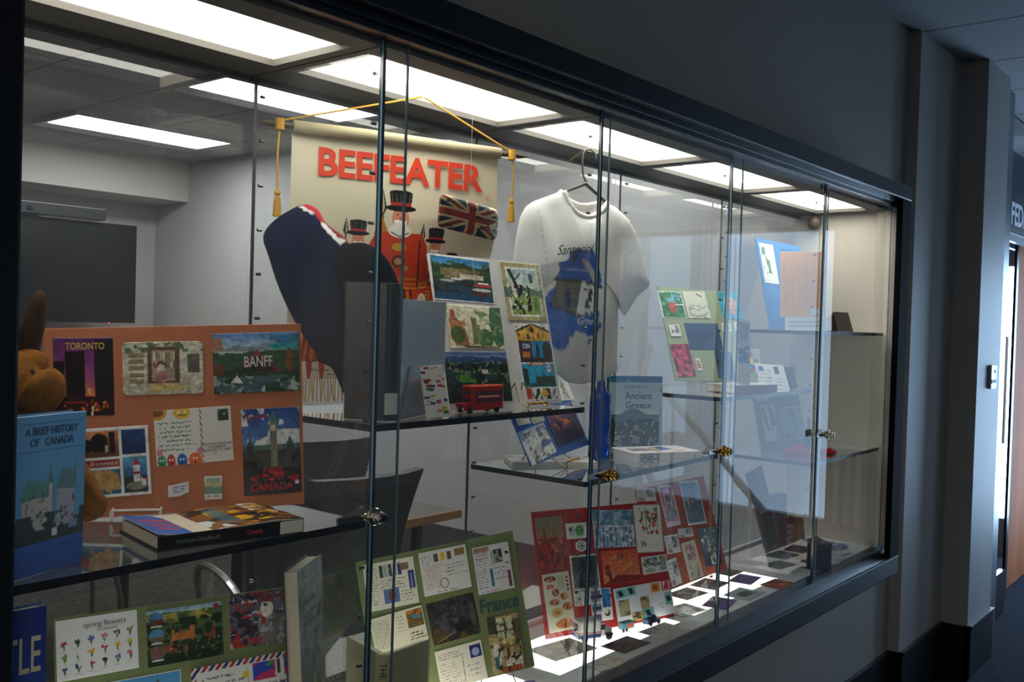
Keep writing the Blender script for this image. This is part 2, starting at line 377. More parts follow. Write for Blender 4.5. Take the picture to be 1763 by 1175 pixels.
for y in (-2.62, -1.52, -.505): q.box((WX, y, 0), (WX+.09, y+.04, 2.40))
for z in (0, 2.36): q.box((WX, -2.62, z), (WX+.09, -.46, z+.04))
tag(q.build('window_4', 'frame_paint'), kind='structure')
# white stair balustrade standing in the lobby, seen only as a reflection
bal = empty('stair_railing', Matrix.Translation((6.0, 0, 0)), 'white stair railing with balusters mirrored faintly in the case glass', 'railing')
mat('rail_white', 'f4f6fa', .4)
a = Vector((0, 2.4-3.544, 1.109)); b = Vector((0, 2.4-2.715, .335))
q = MB(); q.tube([a, b], .028, 8); q.build('handrail', 'rail_white', bal)
for k in range(3):
    t = .12+.38*k; p = a.lerp(b, t); q = MB(); q.tube([p, (0, p.y, 0)], .014, 6); q.build('baluster', 'rail_white', bal)
rd = empty('wall_radiator', Matrix.Translation((7.44, -.42, .04)), 'white slatted radiator on the end wall, mirrored in the last pane', 'radiator')
for k in range(6): boxo('slat', (0, .085*k, 0), (.03, .085*k+.042, .56), 'rail_white', rd)
boxo('back_plate', (.03, 0, 0), (.05, .48, .56), 'hall_paint', rd); boxo('top_ledge', (-.05, -.04, .60), (.05, .52, .64), 'rail_white', rd)
# added ceiling panel, unseen behind and left of the viewer: neutral fill for the hall
hl = empty('ceiling_light', Matrix.Translation((-1.6, -2.6, CEIL-.02)), 'added square fill light, unseen on the ceiling behind the viewer', 'ceiling light'); glow('hall_fill', (1, .93, .84), 14)
boxo('diffuser', (-.55, -.55, 0), (.55, .55, .01), 'hall_fill', hl); q = MB()
for a, b in (((-.6, -.6, -.01), (.6, -.55, .02)), ((-.6, .55, -.01), (.6, .6, .02)), ((-.6, -.55, -.01), (-.55, .55, .02)), ((.55, -.55, -.01), (.6, .55, .02))): q.box(a, b)
q.build('frame', 'reflector', hl) if 'reflector' in MATS else q.build('frame', mat('reflector', 'b8b8bc', .35, .3), hl)
# doorway group beyond the wide column
mat('alu', '6c757c', .4, .8); mat('dark_frame', '0c0d12', .3); mat('wood_door', '8a4a22', .75, 0, .15, noise=.25, nscale=6, stretch=(1, 1, .12))
q = MB(); q.box((5.03, 1.20, 0), (5.12, 1.6, CEIL)); tag(q.build('trim_recess', 'dark_frame'), kind='structure')
q = MB(); q.box((5.12, 1.17, 0), (5.36, 1.22, CEIL)); tag(q.build('wall_entry', 'alu'), kind='structure')
struct('wall_recess', 'hall_paint', ((8.4, 1.0, 0), (8.5, 4, CEIL)), ((5.07, 3.6, 0), (8.4, 3.7, CEIL)))
d = empty('entry_door', Matrix.Translation((5.38, 1.24, 0)), 'dark glazed door leaf with a tall pull handle past the wide column', 'door')
q = MB(); q.box((0, 0, .01), (.09, .04, 2.12)); q.box((.09, 0, .01), (.5, .04, .25)); q.build('stile', 'dark_frame', d)
boxo('door_pane', (.09, .015, .25), (.5, .025, 2.12), 'acrylic_clear', d)
q = MB(); q.tube([(.03, -.06, 1.0), (.03, -.06, 1.55)], .013, 8); q.tube([(.03, -.06, 1.05), (.03, 0, 1.05)], .01, 6); q.tube([(.03, -.06, 1.5), (.03, 0, 1.5)], .01, 6)
q.build('handle', 'chrome', d)
wd = empty('wooden_door', Matrix.Translation((6.35, 1.34, 0)), 'reddish brown wooden door at the right edge of the hallway', 'door')
boxo('door_panel', (0, 0, .02), (1.0, .045, 2.1), 'wood_door', wd); q = MB(); q.box((-.05, -.01, 0), (0, .06, 2.16)); q.build('jamb', 'dark_frame', wd)
tr = empty('transom_sign', Matrix.Translation((5.42, 1.19, 2.09)), 'dark transom sign with white capital letters above the far doorway', 'sign')
boxo('sign_board', (0, 0, 0), (1.3, .02, .42), mat('sign_navy', '1b2a3f', .4), tr)
boxo('sign_rim', (-.02, .005, -.04), (1.32, .03, 0), 'alu', tr)
ps_ = at(1741, 368, Y=1.188); text('FEDERAL', .16, mat('sign_white', 'dfe8f2', .5), tr, frame((ps_.x-5.42, -.002, ps_.z-2.09), (1, 0, 0), (0, 0, 1)), bold=.004, align='LEFT')
# room sign on the wide column
rs = empty('room_sign', frame((4.87, 1.118, 1.36), (1, 0, 0), (0, 0, 1)), 'small grey plastic room sign on the wide column', 'sign')
boxo('sign_plate', (-.05, -.055, 0), (.05, .055, .012), mat('sign_grey', 'a9aeb2', .4), rs, bevel=.002)
boxo('sign_band', (-.045, -.012, .012), (.045, -.030, .014), mat('sign_dark', '5a5d60', .5), rs)
text('108', .022, 'ink_black', rs, T(.01, .025, .0125)); text('STORAGE', .014, 'ink_white', rs, T(.0, -.021, .0145))

# the conference room seen through the case
struct('wall_room_side', 'room_paint', ((4.37, 1.6, 0), (4.47, 8, CEIL)))
struct('baseboard_room', mat('base_grey', '45454a', .5), ((4.355, 1.6, 0), (4.37, 7.6, .26)), ((-3, 7.585, 0), (4.37, 7.6, .26)))
struct('wall_room_far', 'room_paint', ((-3, 7.6, 0), (4.37, 7.7, CEIL)))
struct('trim_soffit', mat('soffit_paint', 'c4c0ba', .7), ((-3, 7.1, 2.455), (4.37, 7.6, CEIL)))
struct('wall_room_left', 'room_paint', ((-3.1, 1.6, 0), (-3, 7.7, CEIL)))
struct('ceiling_room', 'room_tile', ((-3, 1.6, CEIL), (4.37, 7.6, CEIL+.05)))
struct('floor_room', 'room_carpet', ((-3, 1.28, -.05), (4.37, 7.6, -.001)))
glow('room_tube', (1, .98, .96), L_ROOM)
mat('reflector', 'b8b8bc', .35, .3)
def troffer(x0, y0, x1, y1, lab):
    t = empty('ceiling_light', Matrix.Translation((x0, y0, CEIL)), lab, 'ceiling light', 'recessed lights of the room behind the case')
    w, d = x1-x0, y1-y0
    q = MB(); e = .02
    for a, b in (((-e, -e, -.03), (w+e, 0, 0)), ((-e, d, -.03), (w+e, d+e, 0)), ((-e, 0, -.03), (0, d, 0)), ((w, 0, -.03), (w+e, d, 0))): q.box(a, b)
    q.build('frame', 'reflector', t)
    q = MB(); n = 8
    for k in range(n):
        a0, a1 = math.pi*k/n, math.pi*(k+1)/n
        f = lambda a: (d*.30-math.cos(a)*d*.26, -.028-.0*math.sin(a))
        q.prism([f(a0), f(a1), (f(a1)[0], -.02), (f(a0)[0], -.02)], .02, w-.02, axis='x')
    q = MB(); q.box((.02, d*.03, -.024), (w-.02, d*.76, -.010)); q.build('diffuser', 'room_tube', t)
    q = MB(); q.prism([(d*.76, -.026), (d*.99, -.028), (d*.9, -.006), (d*.8, -.006)], .01, w-.01, axis='x'); q.build('reflector', 'reflector', t)
troffer(2.85, 5.885, 3.94, 6.46, 'recessed ceiling light farther from the case, above the screen side')
troffer(2.83, 4.27, 3.86, 4.75, 'recessed ceiling light nearer the case, above the banner side')
troffer(.2, 4.27, 1.2, 4.75, 'added recessed ceiling light, unseen behind the left frame post')  # extra troffer out of view, added to brighten the room
troffer(3.1, 2.5, 4.1, 2.98, 'recessed ceiling light behind the hanging banner')
tv = empty('television', frame((3.03, 6.9, 1.455), (1, 0, 0), (0, 0, 1)), 'large black wall screen in the dark recess of the room behind the case', 'television')
mat('screen_black', '08090b', .45, 0, .2)
boxo('screen', (-.78, 0, 0), (.77, .74, .03), 'screen_black', tv, bevel=.004); boxo('housing', (-.74, .05, -.06), (.73, .69, 0), 'black_plastic', tv)
boxo('wall_mount', (-.4, .2, -.62), (.4, .5, -.06), 'black_plastic', tv)
boxo('standby_light', (.56, -.004, .028), (.568, .002, .032), glow('led_red', (1, .05, .03), 3), tv)
cb = empty('conference_bar', frame((3.0, 6.85, 2.205), (1, 0, 0), (0, 0, 1)), 'long black camera bar mounted just above the wall screen', 'camera bar')
boxo('housing', (-.5, 0, -.1), (.53, .085, .03), 'black_plastic', cb, bevel=.006); q = MB(); q.lathe([(.02, 0), (.02, .01), (.012, .014)], 14, (-.02, .04, .03)); q.build('lens', 'screen_black', cb)
boxo('bracket', (-.1, -.03, -.72), (.1, .06, -.1), 'black_plastic', cb)
# table and chairs
mat('laminate', '55504c', .3, 0, .5, noise=.08, nscale=8); mat('oak_edge', '9a6a3a', .5)
tb = empty('conference_table', Matrix.Translation((1.9, 2.72, 0)), 'grey topped conference table with an oak edge beyond the black chair', 'table')
boxo('tabletop', (.25, 0, .722), (1.07, 1.45, .752), 'laminate', tb); boxo('edge_band', (.25, -.012, .72), (1.08, 0, .753), 'oak_edge', tb)
for x, y in ((.95, .12), (.35, .12), (.95, 1.4), (.35, 1.4)): q = MB(); q.tube([(x, y, 0), (x, y, .72)], .025, 8); q.build('leg', 'black_plastic', tb)
boxo('modesty_panel', (.35, .5, .25), (.9, .52, .72), 'black_plastic', tb)
def chair(x, y, rz, mt, lab, h=1.05, w=.5, arms=True):
    t = empty('office_chair', Matrix.Translation((x, y, 0)) @ Matrix.Rotation(rz, 4, 'Z'), lab, 'chair', 'chairs in the room behind the case')
    # seat faces +Y, back at -Y
    q = MB(); q.box((-w/2, -w/2, .43), (w/2, w/2, .5), 0, .025); q.build('seat', mt, t, smooth=True)
    q = MB(); n = 8; rows = []
    for k in range(n+1):
        z = .55+(h-.55)*k/n; f = k/n; ww = w/2*(.72+.28*math.sin(math.pi*(.15+.6*f))); yy = -w/2-.02-.10*f**2+.05*math.sin(f*3)
        rows.append((ww, yy, z))
    for sgn in (0,):
        V = []
        for ww, yy, z in rows:
            V.append([q.bm.verts.new((ww*u, yy-.05*(1-u*u)+o, z)) for o in (0, .035) for u in (-1, -.5, 0, .5, 1)])
        for A, B in zip(V, V[1:]):
            for i in range(4): q.bm.faces.new((A[i], A[i+1], B[i+1], B[i])); q.bm.faces.new((A[i+5], B[i+5], B[i+6], A[i+6]))
            q.bm.faces.new((A[0], B[0], B[5], A[5])); q.bm.faces.new((A[4], A[9], B[9], B[4]))
        for Rw in (V[0], V[-1]):
            for i in range(4): q.bm.faces.new((Rw[i], Rw[i+1], Rw[i+6], Rw[i+5]))
    q.build('backrest', mt, t)
    if arms:
        for s in (-1, 1):
            q = MB(); q.tube(arc([(s*w*.5, -.18, .45), (s*w*.6, -.16, .62), (s*w*.6, .02, .68), (s*w*.6, .2, .66), (s*w*.52, .22, .47)], 5), .013, 7); q.build('armrest', 'steel', t)
    for s in (-1, 1):
        q = MB(); q.tube(arc([(s*w*.42, .2, .43), (s*w*.5, .24, .2), (s*w*.52, .27, .012)], 4), .012, 7); q.build('leg', 'steel', t)
        q = MB(); q.tube(arc([(s*w*.42, -.2, .43), (s*w*.5, -.26, .2), (s*w*.52, -.3, .012)], 4), .012, 7); q.build('leg', 'steel', t)
    return t
chair(1.80, 2.27, R(-3), 'chair_black', 'black leather chair right behind the case, its back to the glass', 1.12, .41)
chair(2.06, 2.70, R(-10), 'chair_grey', 'charcoal chair just past the black one, seen under the banner shelf', 1.155, .37)
chair(2.0, 4.3, R(168), 'chair_grey', 'charcoal chair at the far side of the table, mostly behind the orange board', 1.2, .5)
chair(1.12, 2.20, R(5), 'chair_black', 'black chair with curved steel legs under the left shelf', .86, .46)
chair(.75, 4.5, R(175), 'chair_black', 'black chair across the table behind the green boards', .98, .5)

# ================================================================ DISPLAY CASE
FL, CT = .735, 2.009; X0, BW, YB, XE = .467, .6381, 1.5751, 3.70
J = [.467, 1.1052, 1.7433, 2.3814, 3.0195, 3.70]
case = empty('display_case', Matrix.Identity(4), 'long built-in display case in a dark painted frame', 'display case')
q = MB(); fx0, fx1 = .40, 3.72
q.box((fx0, 1.15, 2.045), (fx1, 1.30, 2.098), 0, .004); q.build('top_rail', 'frame_paint', case)
q = MB(); q.box((fx0+.02, 1.172, 2.030), (fx1-.02, 1.30, 2.046), 0, .003); q.box((fx0+.02, 1.180, 2.018), (fx1-.04, 1.30, 2.031), 0, .003); q.build('upper_track', 'frame_paint', case)
q = MB(); q.box((fx0, 1.15, .645), (fx1, 1.30, .715), 0, .005); q.build('bottom_rail', 'rail_face', case)
q = MB(); q.prism([(1.158, .715), (1.19, .738), (1.23, .738), (1.30, .72), (1.30, .714)], fx0+.02, fx1-.04, axis='x'); q.build('lower_track', 'frame_paint', case)
q = MB(); q.box((fx0, 1.152, .70), (.495, 1.30, 2.06), 0, .004); q.build('side_post', 'frame_paint', case)
q = MB(); q.box((3.622, 1.152, .70), (fx1, 1.174, 2.06), 0, .004); q.build('side_post', 'post_shaded', case)  # right post: darker matte copy of the frame colour, shade put into the paint
boxo('end_panel', (XE, 1.235, FL-.01), (XE+.03, YB+.02, CT+.01), 'case_cream', case)
boxo('end_post', (3.668, 1.176, FL+.02), (XE+.02, 1.258, CT), 'case_cream', case)
boxo('end_panel', (.43, 1.235, FL-.01), (.455, YB+.02, CT+.01), 'case_cream', case)
glow('case_tube', (1, .955, .86), L_CASE, True); glow('case_tube_low', (1, .96, .84), L_FLOOR)
for k in range(5):
    a, b = J[k]+.03, J[k+1]-.025
    if k == 0: a = .475
    if k == 4: b = 3.635
    o0, o1 = 1.265, 1.482
    q = MB(); x0, x1 = J[k]+(.002 if k else -.01), J[k+1]-.002
    q.box((x0, 1.215, CT), (x1, o0, CT+.012)); q.box((x0, o1, CT), (x1, YB+.02, CT+.012)); q.box((x0, o0, CT), (a, o1, CT+.012)); q.box((b, o0, CT), (x1, o1, CT+.012))
    lid = q.build('ceiling_panel', 'case_grey', case)
    q = MB(); h = .038
    q.box((a-.004, o0-.004, CT+.012), (a, o1+.004, CT+h)); q.box((b, o0-.004, CT+.012), (b+.004, o1+.004, CT+h)); q.box((a, o0-.004, CT+.012), (b, o0, CT+h)); q.box((a, o1, CT+.012), (b, o1+.004, CT+h))
    q.build('recess_frame', 'case_cream', lid)
    boxo('light_panel', (a, o0, CT+h-.004), (b, o1, CT+h), 'case_tube', case)
# floor with its lit translucent panels
for k in range(5):
    a, b = J[k]+.04, J[k+1]-.04; x0, x1 = (J[k] if k else .455), J[k+1]; y0, y1 = 1.300, 1.50
    q = MB()
    if k in (0, 1, 2, 3):
        q.box((x0, 1.222, FL-.012), (x1, y0, FL)); q.box((x0, y1, FL-.012), (x1, YB, FL)); q.box((x0, y0, FL-.012), (a, y1, FL)); q.box((b, y0, FL-.012), (x1, y1, FL))
        boxo('floor_light', (a, y0, FL-.006), (b, y1, FL-.001), 'case_tube_low', case)
    else: q.box((x0, 1.222, FL-.012), (x1, YB, FL))
    q.build('floor_panel', 'case_white', case)
boxo('back_sill', (.455, YB-.004, FL), (XE, YB+.01, FL+.012), 'case_white', case)
for k in range(5): boxo('back_glass', (J[k]+.002, YB+.012, FL), (J[k+1]-.002, YB+.017, CT), 'sheet_glass', case)
q = MB(); q.box((.455, YB, CT-.010), (XE, YB+.02, CT)); q.build('back_head', mat('dark_head', '3b3a39', .5), case)
# sliding doors
latchz = (1.2, 1.30, 1.195, 1.245, 1.26)
names = ('leftmost sliding glass pane, in front of the orange board', 'second sliding glass pane, in front of the hanging banner', 'middle sliding glass pane, in front of the shirt',
         'fourth sliding glass pane, hazy with mirrored daylight', 'rightmost sliding glass pane, beside the dark end post')
for k in range(5):
    y = 1.200 if k % 2 == 0 else 1.210
    x0 = J[k] if k else .49; x1 = J[k+1]+.05 if k < 4 else 3.66
    g = empty('glass_door', Matrix.Translation((x0, y, 0)), names[k], 'glass door', 'sliding glass panes of the case')
    boxo('pane', (.003, 0, .737), (x1-x0-.003, .006, 2.02), 'door_glass', g)
    boxo('pane_edge', (-.003, -.002 if k % 2 else 0, .737), (.003, .0075, 2.02), 'glass_edge', g); boxo('edge_strip', (-.0036, -.002 if k % 2 else 0, .737), (-.0031, .002, 2.02), mat('edge_light', '6a8694', .2), g); boxo('pane_edge', (x1-x0-.003, .001, .737), (x1-x0, .005, 2.02), 'edge_light', g)
def lock(px, py, m, lab):
    p = at(px, py, Y=1.185); o = empty('cylinder_lock', Matrix.Translation(p) @ Matrix.Rotation(R(90), 4, 'X'), lab, 'lock', 'showcase locks on the sliding glass')
    q = MB(); q.lathe([(.008, -.012), (.011, -.010), (.011, .012), (.009, .014), (.009, .020), (.0075, .022)], 18); q.build('barrel', m, o, smooth=False)
    q = MB(); q.lathe([(.0135, -.004), (.015, -.002), (.015, .002), (.0135, .004)], 20); q.build('collar', m, o)
    q = MB(); q.lathe([(.005, .022), (.005, .0235)], 12); q.build('keyway', 'black_plastic', o)
    q = MB(); q.box((-.075, -.007, -.010), (-.006, .007, -.006), 0, .002); q.build('ratchet_bar', 'chrome', o)
lock(645, 890, 'chrome', 'chrome lock on the edge between the first two panes'); lock(1050, 818, 'brass', 'brass lock just under the open magazine')
lock(1247, 777, 'brass', 'brass lock right of the flat guide book on the case glass'); lock(1425, 748, 'chrome', 'chrome lock near the right end of the case')
# partitions with shelf pins
lp = ('clear partition sheet left of the banner', 'clear partition sheet between banner and shirt', 'clear partition sheet right of the shirt', 'clear partition sheet nearest the right end')
for k in range(1, 5):
    g = empty('glass_partition', Matrix.Translation((J[k], 0, 0)), lp[k-1], 'glass partition', 'clear partitions between the bays')
    boxo('sheet', (-.003, 1.222, FL+.001), (.003, 1.568, CT-.001), 'sheet_glass', g)
    boxo('sheet_edge', (-.0031, 1.568, FL+.001), (.0031, 1.571, CT-.001), mat('edge_dull', '4f5558', .3), g)
    for j in range(14):
        for yy in (1.232, 1.548):
            z = 1.965-.0845*j
            q = MB(); q.tube([(-.0045, yy, z), (.0045, yy, z)], .0032, 6); q.build('shelf_pin', 'pin_metal', g)
# shelves
def shelf(k, z, lab, tilt=0, m='shelf_glass', th=.0115):
    x0, x1 = (J[k]+.006 if k else .47), J[k+1]-.006
    g = empty('glass_shelf', Matrix.Translation((x0, 1.222, z)) @ Matrix.Rotation(-tilt, 4, 'Y'), lab, 'glass shelf', 'dark edged shelves in the case')
    boxo('shelf_plate', (.001, .001, -th+.0005), (x1-x0-.001, .342, 0), m, g)
    q = MB(); w = x1-x0; q.box((0, -.001, -th), (w, .001, .0003)); q.build('front_edge', 'shelf_edge', g)
    for x in (0, w-.002):
        q = MB(); q.box((x, .001, -th), (x+.002, .342, .0003)); q.build('side_edge', 'shelf_edge', g)
S_CAN, S_UK, S_GR, S_HI, S_5U, S_5L = 1.2035, 1.366, 1.198, 1.360, 1.549, 1.118
shelf(0, S_CAN, 'glass shelf in the left bay carrying the orange board')
shelf(1, S_UK, 'glass shelf in the banner bay carrying the toy bus')
shelf(2, S_GR, 'glass shelf in the shirt bay carrying the blue bottle', R(.7))
shelf(3, S_HI, 'glass shelf in the fourth bay carrying the green board')
shelf(4, S_5U, 'upper glass shelf of the right end bay'); shelf(4, S_5L, 'lower glass shelf of the right end bay')
CARDS = {
 'orange': {'toronto': (-0.1439, 0.2347, 0.0898, 0.1276, -0.0125), 'bookshop': (-0.0219, 0.2454, 0.1259, 0.0876, -0.0071), 'banff': (0.1268, 0.2502, 0.1407, 0.1012, 0.0097), 'brunswick': (-0.1133, 0.0924, 0.1309, 0.116, 0.0206), 'monsters': (0.0227, 0.1294, 0.123, 0.0934, 0.0321), 'parliament': (0.1483, 0.0965, 0.0959, 0.1494, 0.013), 'scrap': (-0.0045, 0.04, 0.0333, 0.0243, 0.0033), 'stamp': (0.0513, 0.0395, 0.0288, 0.0401, -0.0196)},
 'uk': {'harbour': (-0.0867, 0.2803, 0.1811, 0.0991, -0.0362), 'stampcard': (0.1043, 0.2592, 0.1315, 0.1365, -0.0036), 'castle': (-0.0698, 0.1751, 0.1642, 0.0939, -0.0288), 'hills': (-0.085, 0.0674, 0.1903, 0.1082, -0.0213), 'london': (0.1124, 0.0952, 0.1165, 0.177, -0.0202)},
 'france': {'letter1': (-0.1109, 0.242, 0.1108, 0.0992, -0.0187), 'letter2': (0.0112, 0.2469, 0.1079, 0.0935, -0.0025), 'letter3': (0.1205, 0.2295, 0.085, 0.1032, -0.0106), 'letter4': (-0.1089, 0.1452, 0.1164, 0.0739, 0.0609), 'carriage': (0.0127, 0.1408, 0.1083, 0.0898, 0.0384), 'letter6': (0.0141, 0.0409, 0.1062, 0.0848, 0.0328), 'word': (0.1206, 0.1477, 0.0642, 0.0311, -0.0443), 'kitchen': (0.1204, 0.0641, 0.074, 0.1219, -0.027)},
 'germany': {'flowers': (-0.1458, 0.2495, 0.1272, 0.0953, 0.0091), 'town': (-0.0025, 0.2455, 0.1305, 0.0929, 0.0052), 'rooster': (0.143, 0.252, 0.1335, 0.0946, -0.0251), 'airmail': (0.0985, 0.1407, 0.1895, 0.0906, 0.0159), 'sky': (-0.0746, 0.1443, 0.1231, 0.087, 0.0008)},
 'red': {'redscene': (-0.1724, 0.2388, 0.0874, 0.135, -0.0014), 'foods': (-0.1703, 0.0875, 0.0866, 0.147, 0.0186), 'panda': (-0.0852, 0.263, 0.07, 0.0413, -0.0288), 'hexagon': (-0.0762, 0.2222, 0.0376, 0.0322, -0.0227), 'darkphoto': (-0.0728, 0.1331, 0.0929, 0.1309, -0.0218), 'falls': (0.0456, 0.2586, 0.1451, 0.1023, -0.0582), 'stamp36': (0.1712, 0.2493, 0.097, 0.1297, -0.0575), 'ninety': (0.0514, 0.1557, 0.1296, 0.088, -0.0361), 'scroll': (0.1765, 0.1486, 0.095, 0.0476, 0.0089), 'envelope': (0.1196, 0.0535, 0.2082, 0.0935, 0.0171), 'lake': (-0.0325, 0.0635, 0.07, 0.0833, -0.0222)},
 'redB': {'carda': (-0.1646, 0.2954, 0.1046, 0.04, -0.1153), 'arch': (-0.0494, 0.2463, 0.0867, 0.1318, -0.0292), 'bluescene': (0.0984, 0.2373, 0.1198, 0.1455, -0.0722), 'stamps': (-0.0898, 0.1292, 0.0794, 0.0567, -0.0567), 'pinkcard': (0.0084, 0.1508, 0.0889, 0.0287, -0.0913), 'tallflower': (0.0049, 0.0633, 0.0874, 0.1178, -0.0007), 'blackfloral': (0.1375, 0.0858, 0.1154, 0.1253, -0.075), 'lowcard': (-0.1203, 0.0469, 0.0608, 0.0799, 0.0421)},
 'blueG': {'tower': (0.1854, 0.1738, 0.0957, 0.0924, -0.0388), 'note1': (-0.1512, 0.1026, 0.0722, 0.0169, -0.0248), 'note2': (-0.0674, 0.0977, 0.0763, 0.0155, 0.0165), 'purple': (0.0855, 0.07, 0.196, 0.0941, 0.0403), 'santorini': (-0.1207, 0.0447, 0.1691, 0.0809, 0.0687)},
 'greenH': {'bird': (-0.1098, 0.2514, 0.089, 0.0916, 0.0269), 'sketch': (-0.0175, 0.2567, 0.086, 0.093, 0.0564), 'africa': (0.1135, 0.2638, 0.0814, 0.0947, 0.0274), 'scrapb': (-0.1196, 0.1619, 0.0393, 0.0383, 0.0691), 'navy1': (-0.0139, 0.1486, 0.1281, 0.091, 0.0427), 'redcard': (-0.1096, 0.0652, 0.069, 0.107, 0.0708), 'navy2': (0.0419, 0.0553, 0.0634, 0.0949, -0.0509), 'buttons': (0.1285, 0.1009, 0.0498, 0.119, 0.0091), 'tiny1': (0.0805, 0.1851, 0.0347, 0.0274, -0.0022), 'tiny2': (0.1287, 0.1913, 0.0301, 0.0263, 0.0343), 'tiny3': (-0.0551, 0.0528, 0.0184, 0.0401, 0.0269)},
}
# ================================================================ POSTER BOARDS AND THEIR CARDS
def F_(name, w, h, seed=0):
    """pictures by name"""
    A = Art(w, h, seed=seed or (sum(map(ord, name)) % 997), res=.00078 if name[:6] in ('letter', 'airmai', 'monste', 'flower') else .0011); n = name
    if n == 'toronto':
        A.grad('5b2a6e', '9a4a86', 0, .5).grad('9a4a86', 'e08040', .5, .75).grad('e08040', '2a1420', .75, 1)
        A.rect(.2, .17, .52, .95, '120d14').rect(.68, .03, 1, 1, '150d12').rect(0, .3, .18, 1, '1a0f18').rect(.56, .64, .62, .72, 'e8c27a')
        A.rect(0, .75, 1, 1, '1c0e14').dots(['c2402a', 'e0802a', '702018'], 26, .018, (.1, .8, .9, .93)).ell(.35, .8, .2, .1, '341418').line([(.64, .88), (.62, 1)], .012, 'f0d0a0').line([(.2, .82), (.5, .82)], .012, 'a03020')
    elif n == 'bookshop':
        A.put(A.X >= 0, 'dcd8c4').blot('a8b090', .5, 9, (0, 0, 1, .22)).blot('5e7a50', .55, 12, (0, 0, 1, .2)).blot('bfb8a0', .52, 10, (0, .6, 1, 1))
        for y in (.22, .33, .46, .58, .7): A.rect(.08, y, .26, y+.07, 'a58c68').line([(.08, y+.07), (.26, y+.07)], .006, '6b5a44')
        A.rect(.31, .1, .70, .78, '6d5240').rect(.36, .16, .64, .74, 'b9a890')
        for k in range(9): A.rect(.38+.03*k, .2, .40+.03*k, .34, ['e8e0d0', '9a6a50', '6a8a90', 'd8c090'][k % 4]).rect(.38+.03*k, .38, .40+.03*k, .5, ['c05a48', 'e8e0c8', '708060'][k % 3])
        A.ell(.47, .46, .06, .1, '6a4030').ell(.47, .5, .05, .08, 'f0dcc8').ell(.47, .68, .07, .13, 'c07a80').rect(.34, .78, .76, .92, 'd8c078').rect(.80, .24, .95, .6, '6a645c').border(.01, 'cfcab8').speck(.12)
    elif n == 'banff':
        A.grad('5a8cc8', 'c8dcec', 0, .3).rect(0, .3, 1, 1, '2e4530').hills(.25, .12, 'b8c4cc', 6, .4).hills(.32, .06, '3c5a40', 9, .62).rect(.66, .05, 1, .3, '3a86b8').hills(.2, .1, '8a9aa0', 7, .3)
        A.rect(.66, .18, 1, .28, '2ca6b0').rect(0, .08, .12, .28, 'b08060').poly([(.24, .68), (.51, .28), (.80, .66)], '7a3a48').poly([(.30, .66), (.51, .36), (.72, .64)], '34242c').ell(.51, .38, .03, .03, 'b03838')
        A.rect(0, .72, 1, 1, '4a6a70').blot('a8b8b0', .6, 12, (0, .7, 1, 1)).blot('2a4428', .55, 10, (0, .55, 1, 1)).ell(.07, .6, .07, .1, '7a4a28').ell(.88, .5, .045, .17, '8a5530').ell(.88, .33, .03, .06, '8a5530').poly([(.2, .82), (.27, .7), (.34, .84)], 'e8ecee').speck(.1)
    elif n == 'brunswick':
        A.put(A.X >= 0, 'ffffff').grad('d8905a', '5a3a30', .05, .42, .06, .64).ell(.28, .25, .07, .09, '1e1210').ell(.42, .2, .10, .12, '1e1210').rect(.34, .2, .5, .34, '1e1210').rect(.53, .07, .60, .36, '241512').ell(.2, .3, .03, .05, 'e0c0a0').ell(.5, .3, .02, .05, 'e0c0a0').rect(.06, .36, .64, .42, '6b4a38')
        A.rect(.68, .05, .96, .4, '1f3f6a').grad('204a80', '1c3560', .05, .4, .68, .96).rect(.06, .46, .64, .56, 'a8242c')
        A.rect(.06, .6, .64, .95, '2a6a9a').ell(.2, .72, .1, .1, 'c05a40').ell(.5, .75, .13, .14, 'c89a58').blot('d0a868', .62, 8, (.3, .6, .64, .95)).grad('6ab0d8', '2a6aa0', .44, .72, .68, .96).rect(.68, .72, .96, .95, '30402c')
        A.rect(.8, .54, .87, .86, 'f2f0ec').poly([(.79, .56), (.835, .46), (.88, .56)], 'b02c2c').rect(.8, .66, .87, .7, 'b02c2c').ell(.82, .86, .12, .06, '8a8878').rect(.88, .74, .94, .86, 'e8e4e0').rect(.9, .74, .94, .77, 'b02c2c')
    elif n == 'monsters':
        A.put(A.X >= 0, 'f4f2ec').rect(.59, 0, 1, 1, 'eeece6')
        for k in range(26): A.ell(.595+.01*(k % 3-1), .02+.038*k, .012, .018, ['f0a830', '2a3a80', 'e86a28'][k % 3])
        A.ell(.05, .02, .12, .16, 'e0a830').ell(.05, .02, .08, .1, '8a5a30').ell(.36, .06, .11, .12, 'f2c81e').ell(.32, .06, .018, .025, 'ffffff').ell(.40, .06, .018, .025, 'ffffff').line([(.32, .11), (.40, .11)], .008, '333333')
        for x, c, r in ((.07, '3aa070', .055), (.19, 'd84838', .055), (.33, '2a6ac0', .065), (.5, 'f07818', .085)):
            A.ell(x, .93, r, .13, c).ell(x-.02, .9, .012, .02, 'ffffff').ell(x+.02, .9, .012, .02, 'ffffff').ell(x, .97, .02, .012, '222222')
        A.ell(.05, .76, .04, .07, 'e890b0').ell(.56, .78, .035, .07, 'e890b0').scrib(.05, .2, .54, .76, 7, '2a7a68', .008)
        A.rect(.82, .05, .96, .26, '3c4c40').blot('a8b8a8', .55, 14, (.83, .06, .95, .25)).scrib(.63, .72, .95, .96, 1, '909090', .003)
    elif n == 'parliament':
        A.grad('2a4a90', '6a90cc', 0, .42).blot('e8ecf4', .52, 5, (0, .25, 1, .45)).blot('e0e6f0', .62, 6, (0, 0, 1, .2)).rect(0, .45, 1, .75, '4a4a44').rect(0, .42, 1, .48, '5a7a70')
